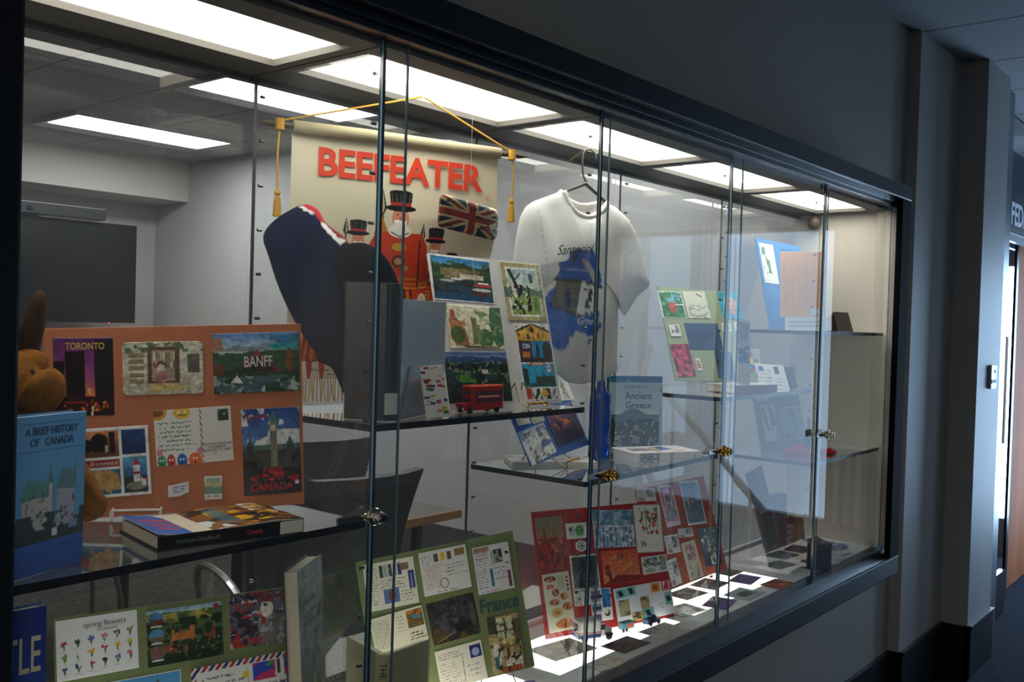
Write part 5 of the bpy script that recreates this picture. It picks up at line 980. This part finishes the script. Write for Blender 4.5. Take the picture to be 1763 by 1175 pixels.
# mail truck
tk = empty('toy_mail_truck', Matrix.Translation((2.04, 1.392, FL+.0012)) @ Matrix.Rotation(R(-28), 4, 'Z'), 'white and blue toy mail truck on the lit floor', 'toy truck')
mat('toy_white', 'dcdcd8', .3); mat('toy_blue', '26407a', .3); mat('toy_red', 'b83238', .35)
q = MB(); q.box((-.045, -.02, .010), (.018, .02, .055), 0, .004); q.build('cargo_body', 'toy_white', tk)
q = MB(); q.box((.018, -.018, .010), (.032, .018, .046), 0, .002); q.build('cab', 'toy_white', tk); q = MB(); q.box((.032, -.012, .012), (.056, .012, .028), 0, .003); q.build('hood', 'toy_white', tk)
boxo('blue_panel', (-.0456, -.0205, .010), (.0185, .0205, .020), 'toy_blue', tk); boxo('rear_window', (-.0460, -.014, .033), (-.0448, .014, .047), 'toy_glass', tk); boxo('stripe', (-.0458, -.0206, .0225), (.0186, .0206, .0245), 'toy_red', tk)
boxo('side_window', (.019, -.0186, .028), (.031, -.0178, .042), 'toy_glass', tk); boxo('fender', (.034, -.020, .012), (.054, -.012, .018), 'black_plastic', tk); boxo('fender', (.034, .012, .012), (.054, .020, .018), 'black_plastic', tk)
wheels(tk, [(-.028, -.021, .009), (.044, -.017, .009), (-.028, .021, .009), (.044, .017, .009)], .009, .005)
tl = empty('toy_trailer', Matrix.Translation((2.165, 1.365, FL+.0012)) @ Matrix.Rotation(R(-12), 4, 'Z'), 'tiny teal toy trailer with an orange label', 'toy trailer')
mat('toy_teal', '4a8a98', .35); mat('toy_orange', 'd87040', .4)
boxo('box_body', (-.022, -.009, .007), (.022, .009, .025), 'toy_teal', tl, bevel=.001); boxo('side_label', (-.004, -.0094, .010), (.018, -.0089, .021), 'toy_orange', tl); text('PARCEL', .004, 'ink_navy', tl, frame((.007, -.0095, .0155), (1, 0, 0), (0, 0, 1)), ext=.00005)
boxo('drawbar', (.022, -.001, .006), (.030, .001, .008), 'black_plastic', tl); wheels(tl, [(-.006, -.009, .0045), (-.006, .009, .0045), (-.018, -.009, .0045), (.006, .009, .0045)], .0045, .003)
jp = empty('toy_jeep', Matrix.Translation((2.262, 1.345, FL+.0012)) @ Matrix.Rotation(R(-6), 4, 'Z'), 'tiny dark blue open toy jeep at the front of the lit floor', 'toy car')
q = MB(); q.prism([(-.028, .006), (.028, .006), (.028, .015), (.008, .017), (.006, .013), (-.012, .013), (-.014, .018), (-.028, .018)], -.010, .010, axis='y'); q.build('body', 'toy_blue', jp)
boxo('windscreen', (.005, -.009, .015), (.007, .009, .026), 'toy_blue', jp); boxo('seat', (-.010, -.008, .013), (-.003, .008, .020), 'black_plastic', jp); boxo('grille', (.0278, -.006, .007), (.0288, .006, .014), 'steel', jp)
wheels(jp, [(-.017, -.0105, .006), (.018, -.0105, .006), (-.017, .0105, .006), (.018, .0105, .006)], .006, .004)
# union flag phone case stuck on the inside of the glass
A = Art(.15, .085, '1c2440', res=.0011, seed=40)
for a_, b_ in (((0, 0), (1, 1)), ((0, 1), (1, 0))): A.line([a_, b_], .13, 'c8b078'); A.line([a_, b_], .05, '8a2420')
A.rect(0, .34, 1, .66, 'c8b078').rect(.40, 0, .60, 1, 'c8b078').rect(0, .40, 1, .60, '98241f').rect(.44, 0, .56, 1, '98241f').blot('3a3020', .66, 9).speck(.12).ell(.86, .62, .05, .1, 'd8ccb0').ell(.92, .52, .03, .07, 'd8ccb0').rect(.02, .42, .06, .58, 'a84038')
c_ = [at(*p, Y=1.33) for p in ((763, 333), (862, 362), (850, 417), (752, 388))]
ctr = sum(c_, Vector())/4
pc = empty('phone_case', frame(ctr, c_[1]-c_[0], c_[0]-c_[3]), 'worn phone case printed with the British flag, hung before the banner', 'phone case')
wP = (c_[1]-c_[0]).length; hP = (c_[0]-c_[3]).length
A2_ = A; link('shell', sheet(wP, hP, A2_, .004, lambda X, Y: .003-.006*np.clip((np.abs(X)/(wP/2)), 0, 1)**6-.006*np.clip((np.abs(Y)/(hP/2)), 0, 1)**6, '1a1a1c', corner=.014), 'print_gloss', pc, Matrix.Translation((0, 0, 0)), True)
M3 = pc.matrix_world.to_3x3().inverted() @ Vector((0, 0, 1)); q = MB(); q.tube([(0, hP*.5-.004, -.002), Vector((0, hP*.5-.004, -.002))+M3*(CT+.03-ctr.z-hP*.5)], .0004, 4); q.build('hanging_thread', 'white_wire', pc)
# label strewn card leaning left of the bus
A = Art(.055, .10, 'ece8e0', seed=41)
for k in range(34):
    x, y = A.r.rand(2); c = ['c83040', 'e8e0d8', '2a4a90', '3a8a5a', 'e8d020', 'e8e8e0', '7a2a38', 'f0ece4', 'd05a80'][k % 9]; A.rect(x-.11, y-.025, x+.11, y+.025, c); A.line([(x-.08, y), (x+.08, y)], .006, '2a2a30', .7)
p0 = at(757, 710, Z=S_UK+.002); p0 = Vector((1.288, 1.238, S_UK+.0015))
lc = link('souvenir_card', sheet(.05, .098, A, .004), 'print_gloss', None, frame(p0, (1, -.2, .06), (-.60, .30, .76)) @ Matrix.Translation((0, .049, 0)))
tag(lc, 'slanted card covered in small coloured labels, left of the toy bus', 'card')
# navy cushion with flag edge, black knitted cap
def pxy(mw, *pts, Y0=None):
    inv = mw.inverted(); o = Vector((0, 0, EYE)); n = mw.to_3x3() @ Vector((0, 0, 1)); c0 = mw.translation; out = []
    for px, py in pts:
        d = fw+rt*((px-881.5)/F_PX)-up*((py-587.5)/F_PX); t = (c0-o).dot(n)/d.dot(n); q_ = inv @ (o+d*t); out.append((q_.x, q_.y))
    return out
mc = pose(1.185, 1.478, S_UK, R(-50)); pts = pxy(mc, (510, 356), (530, 352), (548, 362), (562, 385), (592, 408), (604, 430), (606, 470), (602, 520), (598, 560), (590, 600), (575, 628), (556, 622), (530, 590), (500, 540), (478, 490), (462, 440), (453, 412), (460, 392), (482, 372))
pts = [tuple(p) for p in arc([(x, y, 0) for x, y in pts+pts[:1]], 4)][:-1]; pts = [(p[0], p[1]) for p in pts]
xs = [p[0] for p in pts]; ys = [p[1] for p in pts]; bx = (min(xs), min(ys), max(xs), max(ys))
A = Art(bx[2]-bx[0], bx[3]-bx[1], '0c1030', res=.0015, seed=50); A.blot('0f1438', .5, 8)
def UV(p): return ((p[0]-bx[0])/(bx[2]-bx[0]), 1-(p[1]-bx[1])/(bx[3]-bx[1]))
E_ = [UV(p) for p in pxy(mc, (524, 352), (548, 362), (562, 385))]; A.line(E_, .022, 'b83238'); E_ = [UV(p) for p in pxy(mc, (520, 358), (541, 368))]; A.line(E_, .008, 'e0dcd8')
E_ = [UV(p) for p in pxy(mc, (558, 388), (574, 404), (590, 420))]; A.line(E_, .012, 'e0dcd8'); E_ = [UV(p) for p in pxy(mc, (566, 385), (584, 400), (598, 414))]; A.line(E_, .02, '8a2438'); E_ = [UV(p) for p in pxy(mc, (578, 412), (594, 416))]; A.line(E_, .008, 'e0dcd8')
cu = empty('flag_cushion', mc, 'navy plush cushion with a red and white striped edge, in front of the banner', 'cushion')
link('cover', dome(pts, (sum(xs)/len(xs), sum(ys)/len(ys)), .030, .026, A, bx, 30, .5, '141c46', .0012, n=180), 'cloth_print', cu, None, True)
mk_ = pose(1.20, 1.385, S_UK, R(-35)); pts = pxy(mk_, (572, 452), (580, 432), (600, 420), (624, 418), (648, 428), (668, 448), (682, 475), (688, 498), (680, 514), (664, 521), (650, 540), (648, 580), (646, 640), (640, 690), (600, 690), (575, 640), (560, 628), (545, 620), (552, 600), (585, 570), (590, 520))
pts = [(p[0], p[1]) for p in arc([(x, y, 0) for x, y in pts+pts[:1]], 3)][:-1]; xs = [p[0] for p in pts]; ys = [p[1] for p in pts]
cp = empty('knitted_cap', mk_, 'black knitted cap draped over a stand behind the jacketed book', 'cap')
mat('knit_black', '0e1018', .95, 0, .1, noise=.3, nscale=120, bump=1, bscale=900)
link('knit', dome(pts, (sum(xs)/len(xs), sum(ys)/len(ys)+.03), .024, .02, None, None, 12, .5, '', .001, n=120), 'knit_black', cp, None, True)

# ================================================================ SHIRT ON ITS HANGER
ms = pose(2.02, 1.405, 0, R(-13)); N_ = ((963, 329), (985, 352), (1005, 358), (1030, 352), (1042, 340))
out = pxy(ms, (970, 328), (976, 345), (990, 364), (1008, 371), (1028, 366), (1043, 349), (1060, 357), (1084, 380), (1094, 400), (1102, 425), (1110, 455), (1119, 487), (1117, 494), (1096, 512), (1076, 545), (1069, 530), (1064, 505), (1063, 470), (1064, 560), (1063, 640),
          (1040, 655), (1000, 662), (975, 658), (955, 640), (946, 600), (937, 540), (930, 500), (932, 478), (940, 500), (936, 503), (918, 490), (900, 474), (882, 466), (884, 440), (889, 405), (895, 374), (905, 356), (918, 347), (945, 337))
# star-shaped body: armholes kept shallow
xs = [p[0] for p in out]; ys = [p[1] for p in out]; bx = (min(xs), min(ys), max(xs), max(ys))
A = Art(bx[2]-bx[0], bx[3]-bx[1], 'f0eeec', res=.0015, seed=60)
def UV(p): return ((p[0]-bx[0])/(bx[2]-bx[0]), 1-(p[1]-bx[1])/(bx[3]-bx[1]))
def PX(*pp): return [UV(p) for p in pxy(ms, *pp)]
f_ = A.field(10, 3); x_, y_ = PX((985, 520))[0]
def splash(cx, cy, rx, ry, c='2f6cc8', th=.75):
    (x, y), = PX((cx, cy)); (x2, y2), = PX((cx+rx, cy+ry)); g = ((A.X-x)/abs(x2-x+1e-6))**2+((A.Y-y)/abs(y2-y))**2; A.put(g+(f_-.5)*1.6 < th, c)
splash(985, 460, 42, 26); splash(990, 450, 34, 22, '2a5cb0'); splash(975, 545, 48, 30); splash(955, 570, 30, 26); splash(1000, 560, 24, 22); splash(960, 590, 16, 14); splash(1008, 470, 22, 50); splash(950, 520, 16, 30)
A.poly(PX((948, 478), (955, 460), (972, 450), (990, 445), (1008, 455), (1020, 480), (1024, 496), (990, 492)), '2a5ab0').poly(PX((990, 446), (1004, 452), (1016, 470), (1022, 492), (1014, 492), (1004, 468)), 'b8b4ac')
A.poly(PX((950, 482), (994, 485), (984, 543), (944, 525)), '6a6662').poly(PX((994, 485), (1025, 496), (1019, 540), (984, 543)), 'dededc').line(PX((948, 482), (994, 484), (1026, 495)), .008, '3a3a3c').line(PX((944, 525), (984, 543), (1020, 541)), .006, '3a3a3c')
A.poly(PX((963, 530), (964, 505), (970, 497), (975, 505), (973, 532)), '34486a'); [A.ell(*PX((x, y))[0], .018, .018, '3a4a5a') for x, y in ((1008, 505), (1006, 517), (1003, 528))]; A.line(PX((1001, 532), (1011, 503)), .004, '3a4a5a'); A.line(PX((979, 448), (982, 434)), .012, '30363c')
[A.ell(*PX((x, y))[0], r, r, '2f6cc8') for x, y, r in ((1004, 575, .01), (1010, 586, .013), (1006, 590, .009), (1012, 566, .007))]
A.line(PX((921, 360), (926, 393), (935, 470)), .003, 'cfccc8'); A.line(PX((1088, 425), (1072, 440), (1064, 500)), .003, 'cfccc8'); A.line(PX((884, 458), (938, 494)), .002, 'cfccc8'); A.line(PX((1115, 484), (1075, 535)), .002, 'cfccc8')
sh = empty('tee_shirt', ms, 'white tee shirt printed with a blue domed church, on a dark hanger', 'shirt')
c0 = pxy(ms, (1000, 440))[0]
link('shirt_body', dome(out, c0, .022, .014, A, bx, 46, .55, 'dcdad6', .0045, 4, n=300), 'cloth_print', sh, None, True)
mat('rib_white', 'e6e4e0', .9, 0, .1)
q = MB(); cl = pxy(ms, (968, 330), (975, 349), (990, 367), (1008, 374), (1028, 368), (1044, 350)); q.tube(arc([(x, y, .006) for x, y in cl], 6), .0075, 8); q.build('collar', 'rib_white', sh, None, True)
q = MB(); cl = pxy(ms, (969, 329), (985, 346), (1006, 354), (1028, 352), (1044, 347)); q.tube(arc([(x, y, -.012) for x, y in cl], 6), .0075, 8); q.build('collar', 'rib_white', sh, None, True)
q = MB(); pp = pxy(ms, (972, 330), (1006, 350), (1043, 347), (1030, 372), (1006, 378), (984, 366)); q.prism(pp, -.0135, -.0115); q.build('shirt_back', 'rib_white', sh)
(a_x, a_y), = pxy(ms, (999, 370)); q = MB(); q.box((a_x-.011, a_y-.004, -.011), (a_x+.011, a_y+.018, -.0105)); q.build('neck_label', 'paper', sh)
(x, y), = pxy(ms, (975, 431)); text('Santorini', .034, 'ink_black', sh, T(x, y, .031, .12), shear=.5, ext=.0002, sx=.95); (x, y), = pxy(ms, (998, 553)); text('Greece', .026, 'ink_white', sh, T(x, y, .031, -.02), shear=.5, ext=.0002)
hg = empty('clothes_hanger', ms, 'dark plastic clothes hanger hooked below the lit ceiling', 'hanger'); mat('hanger_dark', '2c2e31', .35)
hp = pxy(ms, (1027, 274), (1025, 264), (1016, 257), (1007, 262), (1004, 280), (1006, 303), (1012, 314)); q = MB(); q.tube(arc([(x, y, -.003) for x, y in hp], 6), .0026, 8); q.build('hook', 'hanger_dark', hg, None, True)
ba = pxy(ms, (905, 362), (973, 330), (1009, 316), (1040, 344), (1088, 384)); q = MB(); q.tube([(x, y, -.003) for x, y in ba], [.003, .0042, .0055, .0042, .003], 8); q.tube([(ba[0][0], ba[0][1], -.003), (ba[0][0]+.01, ba[0][1]-.008, -.003), (ba[4][0]-.01, ba[4][1]-.004, -.003), (ba[4][0], ba[4][1], -.003)], .003, 8); q.build('shoulder_bar', 'hanger_dark', hg, None, True)
zt = CT+.012; q = MB(); q.tube([(hp[2][0], hp[2][1]+.001, -.003), (hp[2][0], hp[2][1]+.012, -.003)], .0012, 6); q.build('hanging_wire', 'white_wire', hg)

# ================================================================ MOOSE
mat('plush_tan', '9c6526', .95, 0, .1, noise=.28, nscale=60, bump=1, bscale=700); mat('plush_brown', '4c3826', .95, 0, .1, noise=.15, nscale=60, bump=.8, bscale=800)
mo = empty('plush_moose', Matrix.Translation((.56, 1.40, S_CAN)), 'tan plush moose with brown felt antlers sitting behind the blue book', 'plush toy')
def L_(px, py, Y, dz=0): p = at(px, py, Y=Y); return (p.x-.56, p.y-1.40, p.z-S_CAN+dz)
P_ = [(-.03, .0, .075), (-.02, 0, .17), (-.01, -.015, .255), L_(60, 668, 1.37), L_(92, 694, 1.33), L_(35, 640, 1.40),  # hips chest neck muzzle head
      (.045, -.03, .19), (.085, -.065, .12), L_(168, 895, 1.335), (-.045, -.05, .18), (-.05, -.07, .10), (.03, -.09, .035), (.03, -.10, .03), (-.045, -.09, .035), (.002, .0, .03)]
ed = [(0, 1), (1, 2), (2, 3), (3, 4), (2, 5), (1, 6), (6, 7), (7, 8), (1, 9), (9, 10), (0, 11), (0, 13), (0, 14)]
P_ = [P_[i] for i in (0, 1, 2, 3, 4, 5, 6, 7, 8, 9, 10, 11, 13, 14)]; ed = [(0, 1), (1, 2), (2, 3), (3, 4), (2, 5), (1, 6), (6, 7), (7, 8), (1, 9), (9, 10), (0, 11), (0, 12), (0, 13)]
link('body', blob(P_, [.068, .068, .055, .050, .040, .036, .03, .026, .027, .03, .026, .03, .03, .05], ed, 2), 'plush_tan', mo)
def antler(px, nm):
    w0 = pose(.56, 1.41, S_CAN, -.4); o = pxy(w0, *px); o = [(p[0], p[1]) for p in arc([(x, y, 0) for x, y in o+o[:1]], 4)][:-1]; xs = [p[0] for p in o]; ys = [p[1] for p in o]
    m_ = dome(o, (sum(xs)/len(xs), sum(ys)/len(ys)), .014, .014, None, None, 8, .5, n=60); link(nm, m_, 'plush_brown', mo, mo.matrix_world.inverted() @ w0, True)
antler(((30, 660), (66, 640), (70, 600), (78, 560), (81, 520), (74, 502), (60, 504), (48, 525), (40, 560), (30, 600)), 'antler')
antler(((2, 650), (40, 662), (46, 610), (44, 560), (32, 548), (12, 552), (2, 570)), 'antler')
q = MB(); q.lathe([(.001, .006), (.004, .005), (.006, 0)][::-1], 12); 
for s, (px, py) in enumerate(((52, 640), (20, 645))): 
    q = MB(); q.lathe([(.006, 0), (.0045, .004), (.001, .006)], 12); q.build('eye', 'black_plastic', mo, Matrix.Translation(L_(px, py, 1.35)) @ Matrix.Rotation(R(90), 4, 'X'))

# ================================================================ CARDS ON THE LIT FLOOR
def fcard(x, y, w, h, a, A, lab, lift=0, m='print_gloss'):
    o = link('postcard', sheet(w, h, A, .0006), m, None, flat(x, y, FL+.0006+lift, a)); tag(o, lab, 'postcard', 'postcards on the lit floor'); return o
def P2(c, seed, *bl):
    A = Art(.125, .085, c, seed=seed)
    for col, th, n in bl: A.blot(col, th, n)
    return A
specs = [(2.071, 1.305, .118, .075, -2, P2('3a2018', 1, ('5a3424', .5, 6), ('2a1410', .55, 9)), 'dark brown photo card nearest the front rail'),
 (2.236, 1.290, .125, .084, -3, P2('d0c8b8', 2, ('b8b0a0', .55, 5)).rect(.05, .08, .3, .4, '8a9aa8').rect(.4, .1, .52, .35, 'a88a50').scrib(.05, .5, .95, .95, 4, '7a7468', .01), 'pale written card with stamps beside the brown one'),
 (2.440, 1.345, .11, .082, -8, P2('dcdcd8', 3, ('a8a89c', .58, 10), ('8a7a60', .66, 12)), 'whitish card of faint sketches right of the jeep'),
 (2.600, 1.425, .12, .080, -4, P2('8a8c88', 4, ('4a4438', .5, 8), ('c8ccc8', .6, 7)), 'grey photo card under the rusty red board'),
 (2.580, 1.305, .118, .075, 12, P2('3c2a6a', 5, ('6a5090', .58, 8), ('8a7a50', .68, 10)), 'purple night card nearest the fourth lock edge'),
 (2.745, 1.425, .118, .085, 4, P2('6a7878', 6, ('2c3028', .5, 7), ('a8b8b8', .62, 6)), 'grey green river card in the fourth bay'),
 (2.725, 1.295, .122, .088, 2, P2('98a0a0', 7, ('2c3018', .0, 3)).grad('9aa4a8', '8a9498').ell(.52, .5, .3, .22, '3a3c20').blot('24280f', .55, 12, (.25, .3, .8, .72)), 'grey card with a dark green island'),
 (2.885, 1.372, .117, .075, 8, P2('3a3080', 8, ('8a6a50', .56, 8), ('5a3a90', .52, 5)), 'violet card with a brown street, fourth bay'),
 (2.905, 1.270, .112, .07, -2, P2('a84420', 9, ('5a2a18', .52, 8), ('d88a40', .6, 8)), 'orange red autumn card near the front rail'),
 (2.93, 1.46, .09, .08, 0, P2('4a3428', 10, ('7a5a40', .5, 8)), 'dark brown card at the back of the fourth bay'),
 (1.30+.62, 1.262, .10, .055, -8, P2('c8c0b0', 12, ('a89a80', .55, 7)), 'beige card in front of the clear box'),
 (1.66, 1.29, .12, .08, 5, P2('c8c4d8', 13, ('5a3a90', .5, 6)).border(.05, 'e0dcd4'), 'purple card at the foot of the France board')]
for i, (x, y, w, h, a, A, lab) in enumerate(specs): fcard(x, y, w, h, R(a), A, lab, .0008*(i % 3))
fb = empty('souvenir_box', flat(1.895, 1.375, FL+.0008, R(-8)), 'flat clear souvenir box with a reddish map lid, left of the mail truck', 'box')
A = Art(.15, .10, 'b8a088', seed=70).blot('a85848', .5, 6).blot('6a7a68', .58, 8).rect(.04, .06, .3, .5, 'c8b8a0').rect(.7, .5, .96, .94, '8a8478'); boxo('tray', (-.075, -.05, 0), (.075, .05, .014), 'acrylic_clear', fb); link('lid_print', sheet(.148, .098, A, .0008), 'print_gloss', fb, Matrix.Translation((0, 0, .0145)))

# ================================================================ RIGHT-HAND BAYS
mat('cover_mauve', '9a8c90', .5)
A = Art(.2, .14, 'd8d4cc', seed=80).blot('a8a0a0', .5, 6)
flatbook('album', flat(2.55, 1.265, S_HI+.0012, R(-14)), .19, .11, .024, 'cover_mauve', 'thick mauve album lying under the sage green board', A)
A = Art(.05, .21, 'b8bcd0', seed=81); A.scrib(.1, .05, .9, .35, 8, '8088a8', .02).rect(.08, .38, .92, .66, 'a0a8c8').scrib(.1, .4, .9, .66, 6, '5a6490', .025).blot('c8a890', .55, 8, (.05, .7, .95, .97))
sheet_thing('bookmark', (2.60, 1.262, S_HI+.0245, -.35, .16, -.12), .048, .195, A, 'tall lavender printed strip leaning before the green board', 'bookmark', t=.0012)
def lean_card(px, py, Y, z, w, h, A, lab, yaw=-.5, lean=.5, roll=0, name='postcard', m='print_matte'):
    p = at(px, py, Y=Y); return sheet_thing(name, (p.x, p.y, z, yaw, lean, roll), w, h, A, lab, 'card', m)
A = Art(.13, .09, 'e4e8ec', seed=82); A.scrib(.05, .2, .55, .9, 5, '8a94a8', .012).rect(.1, .1, .26, .3, '4a68b0').rect(.62, .08, .78, .38, '50606a').scrib(.6, .5, .95, .9, 3, '8a94a8', .012)
sheet_thing('postcard', (2.885, 1.29, S_HI+.001, -.35, .45, -.05), .125, .085, A, 'white written card leaning on the high shelf, nearest the glass', 'postcard', group='white cards on the high shelf')
A = Art(.11, .08, 'e0e4e6', seed=83); A.rect(.1, .1, .3, .8, '4a7a90').rect(.45, .1, .65, .7, '8aa0b0').scrib(.7, .2, .95, .8, 3, '8a94a8', .014)
sheet_thing('postcard', (2.90, 1.38, S_HI+.001, -.35, .2, -.03), .10, .125, A, 'white card with teal stamps behind the written one', 'postcard', group='white cards on the high shelf')
# upper end shelf
tf = empty('tent_frame', Matrix.Translation((3.52, 1.33, S_5U+.0012)) @ Matrix.Rotation(R(-12), 4, 'Z'), 'dark tent shaped photo stand on the upper end shelf', 'photo stand'); mat('stand_brown', '4a4038', .5)
q = MB(); q.prism([(-.028, 0), (-.022, 0), (.003, .072), (-.003, .072)], -.045, .045, axis='x'); q.build('front_panel', 'stand_brown', tf); q = MB(); q.prism([(.028, 0), (.022, 0), (-.003, .072), (.003, .072)], -.045, .045, axis='x'); q.build('back_panel', 'stand_brown', tf)
A = Art(.075, .06, '4a4c48', seed=90).blot('5a5c58', .5, 5); link('photo', sheet(.075, .06, A, .0005), 'print_matte', tf, frame((0, -.0135, .034), (1, 0, 0), (0, .35, .94)))
vb = empty('plastic_bottle', Matrix.Translation((3.435, 1.42, S_5U+.0012)), 'slim pale blue bottle on the upper end shelf', 'bottle'); mat('pale_blue', '8aa0b8', .3)
q = MB(); q.lathe([(.011, 0), (.012, .003), (.012, .085), (.006, .095), (.006, .102)], 18); q.build('bottle_body', 'pale_blue', vb, None, True); q = MB(); q.lathe([(.007, .102), (.007, .125), (.005, .128)], 16); q.build('cap', 'hanger_dark', vb)
# lower end shelf: red cloth, small white pedestal stand, dark bottle
rc = dome([(.045*math.cos(t)*(1+.12*math.sin(3*t)), .05*math.sin(t)*(1+.1*math.cos(2*t))) for t in [2*math.pi*k/40 for k in range(40)]], (0, 0), .032, .001, None, None, 10, .6, wob=.003)
mat('red_cloth', 'b01c2c', .9, 0, .1, bump=.5, bscale=300)
tag(link('folded_cloth', rc, 'red_cloth', None, Matrix.Translation((3.20, 1.34, S_5L+.003)), True), 'bright red folded cloth on the lower end shelf, nearer the left', 'cloth', 'red cloths on the lower end shelf')
rc2 = dome([(.04*math.cos(t)*(1+.1*math.sin(2*t)), .03*math.sin(t)) for t in [2*math.pi*k/36 for k in range(36)]], (0, 0), .014, .001, None, None, 8, .6, wob=.002)
tag(link('folded_cloth', rc2, 'red_cloth', None, Matrix.Translation((3.33, 1.285, S_5L+.003)), True), 'small red cloth under the white pedestal on the lower end shelf', 'cloth', 'red cloths on the lower end shelf')
pdx = empty('pedestal_dish', Matrix.Translation((3.47, 1.36, S_5L+.0012)) @ Matrix.Rotation(R(20), 4, 'Z'), 'small white pedestal dish with a flat top on the lower end shelf', 'dish'); mat('porcelain', 'dcdcd8', .2)
q = MB(); q.lathe([(.028, 0), (.028, .005), (.012, .014), (.011, .030), (.020, .042), (.036, .052), (.036, .056)], 24); q.build('dish_body', 'porcelain', pdx, None, False)
dbt = empty('dark_bottle', Matrix.Translation((3.355, 1.37, S_5L+.0012)), 'slim dark bottle with a tall neck beside the white pedestal dish', 'bottle'); q = MB(); q.lathe([(.013, 0), (.014, .004), (.014, .06), (.008, .074), (.0045, .08), (.0045, .108)], 18); q.build('bottle_body', mat('bottle_dark', '1c1e22', .12), dbt, None, True)
q = MB(); q.lathe([(.0052, .106), (.0052, .116)], 12); q.build('stopper', 'pin_metal', dbt)
# end bay floor: carved box, upright books, loose papers
cbx = empty('carved_box', Matrix.Translation((3.21, 1.262, FL+.0008)) @ Matrix.Rotation(R(-15), 4, 'Z'), 'dark carved wooden box standing at the corner of the end bay floor', 'box'); mat('carved_wood', '3a2a1e', .45, 0, .4, noise=.5, nscale=40, bump=1, bscale=120)
q = MB(); q.box((-.045, -.025, 0), (.045, .035, .085), 0, .003); q.build('box_body', 'carved_wood', cbx)
q = MB(); q.box((-.043, -.027, .068), (.043, -.024, .080), 0, .001); q.build('carved_band', mat('wood_mid', '6a4a30', .5), cbx)
A = Art(.07, .06, '8a5a3c', seed=95).blot('5a3a28', .5, 7).blot('c89a70', .62, 6); link('lid_card', sheet(.08, .05, A, .001), 'print_matte', cbx, frame((0, .012, .087), (1, 0, .1), (0, 1, .3)))
sv = empty('carved_figurine', Matrix.Translation((3.24, 1.345, FL+.0008)), 'brown carved figurine behind the dark box', 'figurine')
link('figure', blob([(0, 0, .004), (0, 0, .05), (.004, 0, .10), (0, 0, .135), (0, -.004, .160)], [.028, .026, .022, .015, .019], None, 2), mat('figure_wood', '8a5c3c', .6, 0, .3, noise=.3, nscale=30), sv)
b, fc = book('upright_book', pose(3.42, 1.50, FL+.001, -.25, .05)@Matrix.Translation((-.06, 0, -.02)), .115, .195, .022, 'cover_blue', 'steel blue book standing at the back of the end bay floor', Art(.115, .195, '3a5a80', seed=96).blot('34527a', .5, 4))
b, fc = book('upright_book', pose(3.375, 1.42, FL+.001, -.2, .05)@Matrix.Translation((-.04, 0, -.02)), .06, .13, .02, mat('cover_red', '8a2430', .4), 'small dark red book standing before the steel blue one', Art(.06, .13, '7a2430', seed=97).scrib(.1, .2, .9, .8, 4, 'c8b8b0', .04))
for i, (x, y, a, c, lab) in enumerate(((3.36, 1.285, 18, 'dcdad2', 'white leaflet fanned on the end bay floor, nearest the glass'), (3.46, 1.31, -12, 'c8c4b8', 'grey leaflet on the end bay floor, right of the white one'),
        (3.55, 1.345, 6, '5a6a8a', 'blue magazine on the end bay floor by the end panel'), (3.50, 1.44, -4, '9a5a48', 'reddish magazine at the back of the end bay floor'), (3.30, 1.33, 30, 'd0c8b4', 'cream leaflet beside the carved box'))):
    A = Art(.13, .09, c, seed=100+i).scrib(.08, .1, .9, .9, 6, '8a8a88', .01).blot('a8a49a', .6, 5); o = link('leaflet', sheet(.13, .09, A, .002), 'print_matte', None, flat(x, y, FL+.001+.0028*i, R(a))); tag(o, lab, 'leaflet', 'papers on the end bay floor')
kn = empty('round_knob', Matrix.Translation((3.66, 1.50, 1.975)), 'round brown knob high in the far corner of the case', 'knob'); mat('knob_brown', '5a4a40', .6)
q = MB(); q.lathe([(.004, -.028), (.016, -.024), (.025, -.012), (.027, 0), (.025, .012), (.016, .022), (.006, .028), (.006, .034)], 20); q.build('knob_body', 'knob_brown', kn, None, True)
